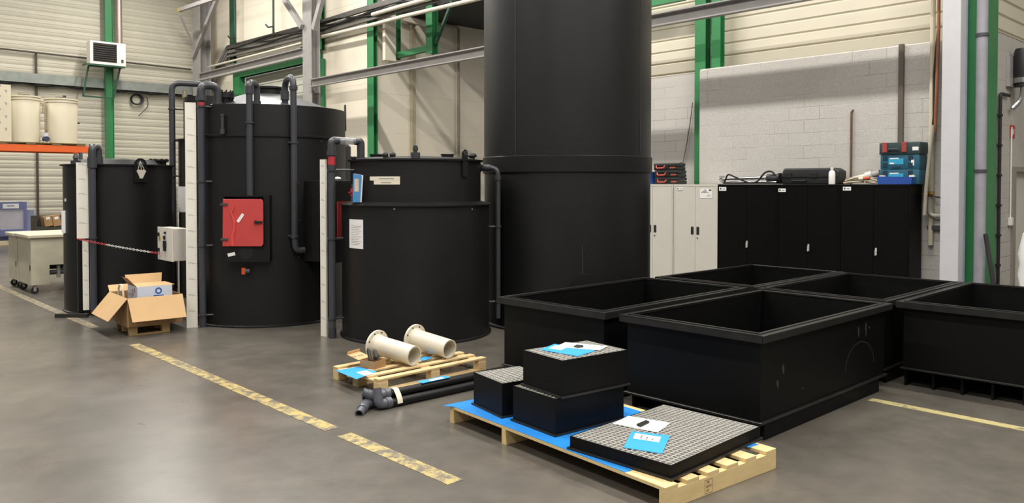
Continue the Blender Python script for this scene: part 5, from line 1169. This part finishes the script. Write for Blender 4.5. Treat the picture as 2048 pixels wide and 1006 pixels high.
trolley('front beige trolley on casters nearest the leftmost tank', 3.2, 14.85, 1.2, .9, True, .965)
trolley('rear beige trolley on casters half hidden by the front one', 3.2, 15.83, 1.2, .62, True, .955)
tag(MB().bar((2.88, 12.04, .026), (3.2, 11.76, .026), .06, .05).build('floor_bar', mat('black_flat_bar', '#262422', .5)), 'short black bar lying on the floor before the leftmost tank', 'bar')

# ---------------------------------------------------------------- open carton on its small pallet
KO = Vector((3.16, 9.97, 0)); KR = radians(-3); KT = Tz(KO.x, KO.y, 0, KR); kl, kw, kz = .46, .60, .112
t = thing('wooden_pallet', 'small worn pallet under the open cardboard box', 'pallet', KO, KR)
for k in range(4): MB(KT).box((0, k * .168, kz - .016), (kl, k * .168 + .095, kz)).build('slat', WOODD, t)
for x in (0, kl - .09):
    MB(KT).box((x, 0, kz - .033), (x + .09, kw, kz - .0162)).build('cross_board', WOODD, t)
    for y in (0, kw / 2 - .035, kw - .07): MB(KT).box((x, y, .0162), (x + .09, y + .07, kz - .0332)).build('block', WOODD, t)
for y in (0, kw - .07): MB(KT).box((0, y, 0), (kl, y + .07, .016)).build('skid_board', WOODD, t)
B0 = KT @ Vector((-.03, -.04, 0)); bt = KT @ Matrix.Translation((-.03, -.04, kz + .0008)); bw, bl, bh = .63, .80, .34
t = thing('cardboard_box', 'large open cardboard box with flaps folded out', 'box', B0 + Vector((0, 0, kz)), KR)
m = MB(bt); m.box((0, 0, 0), (bw, bl, .005)); m.box((0, 0, .005), (.005, bl, bh)); m.box((bw - .005, 0, .005), (bw, bl, bh)); m.box((.005, 0, .005), (bw - .005, .005, bh)); m.box((.005, bl - .005, .005), (bw - .005, bl, bh)); m.build('carton', CARDD, t)
def flap(org, wdir, length, down, taper=.03):
    org = Vector(org); wdir = Vector(wdir); dn = Vector(down); L = wdir.length; e = wdir.normalized() * taper
    m = MB(bt); nrm = wdir.cross(dn).normalized() * .005; m.prism([org, org + wdir, org + wdir - e + dn, org + e + dn], nrm); m.build('flap', CARD, t)
flap((0, 0, bh), (bw, 0, 0), .3, (0.0, -.17, -.26), .01)                 # towards the camera right
flap((-.001, bl, bh), (0, -bl, 0), .3, (-.21, 0, -.25), .01)
flap((bw + .001, 0, bh), (0, bl, 0), .3, (.05, 0, -.28), .01)
flap((bw, bl, bh), (-bw, 0, 0), .3, (0, .12, .07), .01)
w_ = thing('inner_carton', 'white and blue carton standing inside the open cardboard box', 'box', tuple(bt @ Vector((.12, .2, .01))), KR)
it = bt @ Matrix.Translation((.14, .10, .006)) ; iw, il, ih = .40, .42, .445
MB(it).box((0, 0, 0), (iw, il, ih)).build('carton', BOXW, w_)
m = MB(it @ Matrix.Translation((.24, -.0012, ih - .06))); m.ring([(.04, (0, -.0004, 0)), (.04, (0, .001, 0)), (.022, (0, .001, 0)), (.022, (0, -.0004, 0))], Vector((0, 1, 0)), 24); m.box((-.06, -.0004, -.065), (.06, .001, -.05)); m.build('round_logo', BLUEI, w_)
m = MB(it @ Matrix.Translation((-.0012, .18, ih - .08)) @ Matrix.Rotation(-pi / 2, 4, 'Z')); m.ring([(.04, (-.02, -.0004, 0)), (.04, (-.02, .001, 0)), (.03, (-.02, .001, 0)), (.03, (-.02, -.0004, 0))], Vector((0, 1, 0)), 20); m.box((.05, -.0004, -.0), (.08, .001, .06)); m.build('side_print', PINK, w_)
m = MB(it); m.prism([(0, il, ih), (iw, il, ih), (iw + .02, il + .05, ih + .11), (-.02, il + .05, ih + .11)], (0, .004, 0)); m.build('back_flap', CARD, w_)
MB(it).box((.02, .01, ih + .0005), (iw + .03, il - .03, ih + .005)).build('top_flap', CARD, w_)
m = MB(it); m.prism([(0, .02, ih), (0, il - .02, ih), (-.07, il - .02, ih + .10), (-.07, .14, ih + .10)], (-.003, 0, 0)); m.build('side_flap', CARDD, w_)
m = MB(bt); m.tube(fillet([(.03, .5, .02), (.03, .5, .46), (.03, .3, .46), (.03, .28, .3)], .1), .012, 8); tag(m.build('white_hoop', mat('cream_hoop', '#e5dfcc', .45)), 'bent cream hoop sticking out of the open cardboard box', 'hoop')

pts = [oX(px, py, 12.36) for px, py in ((1385, 205), (1381, 240), (1374, 285), (1366, 325))]; pts += [Vector((12.3, pts[-1].y + .02, CHT + .4)), Vector((12.3, pts[-1].y + .05, .6))]
tag(MB().tube(pts, .009, 6).build('cable', mat('grey_cable', '#5d5b57', .5)), 'thin grey cable sloping down the block wall behind the red-handled cases', 'cable')
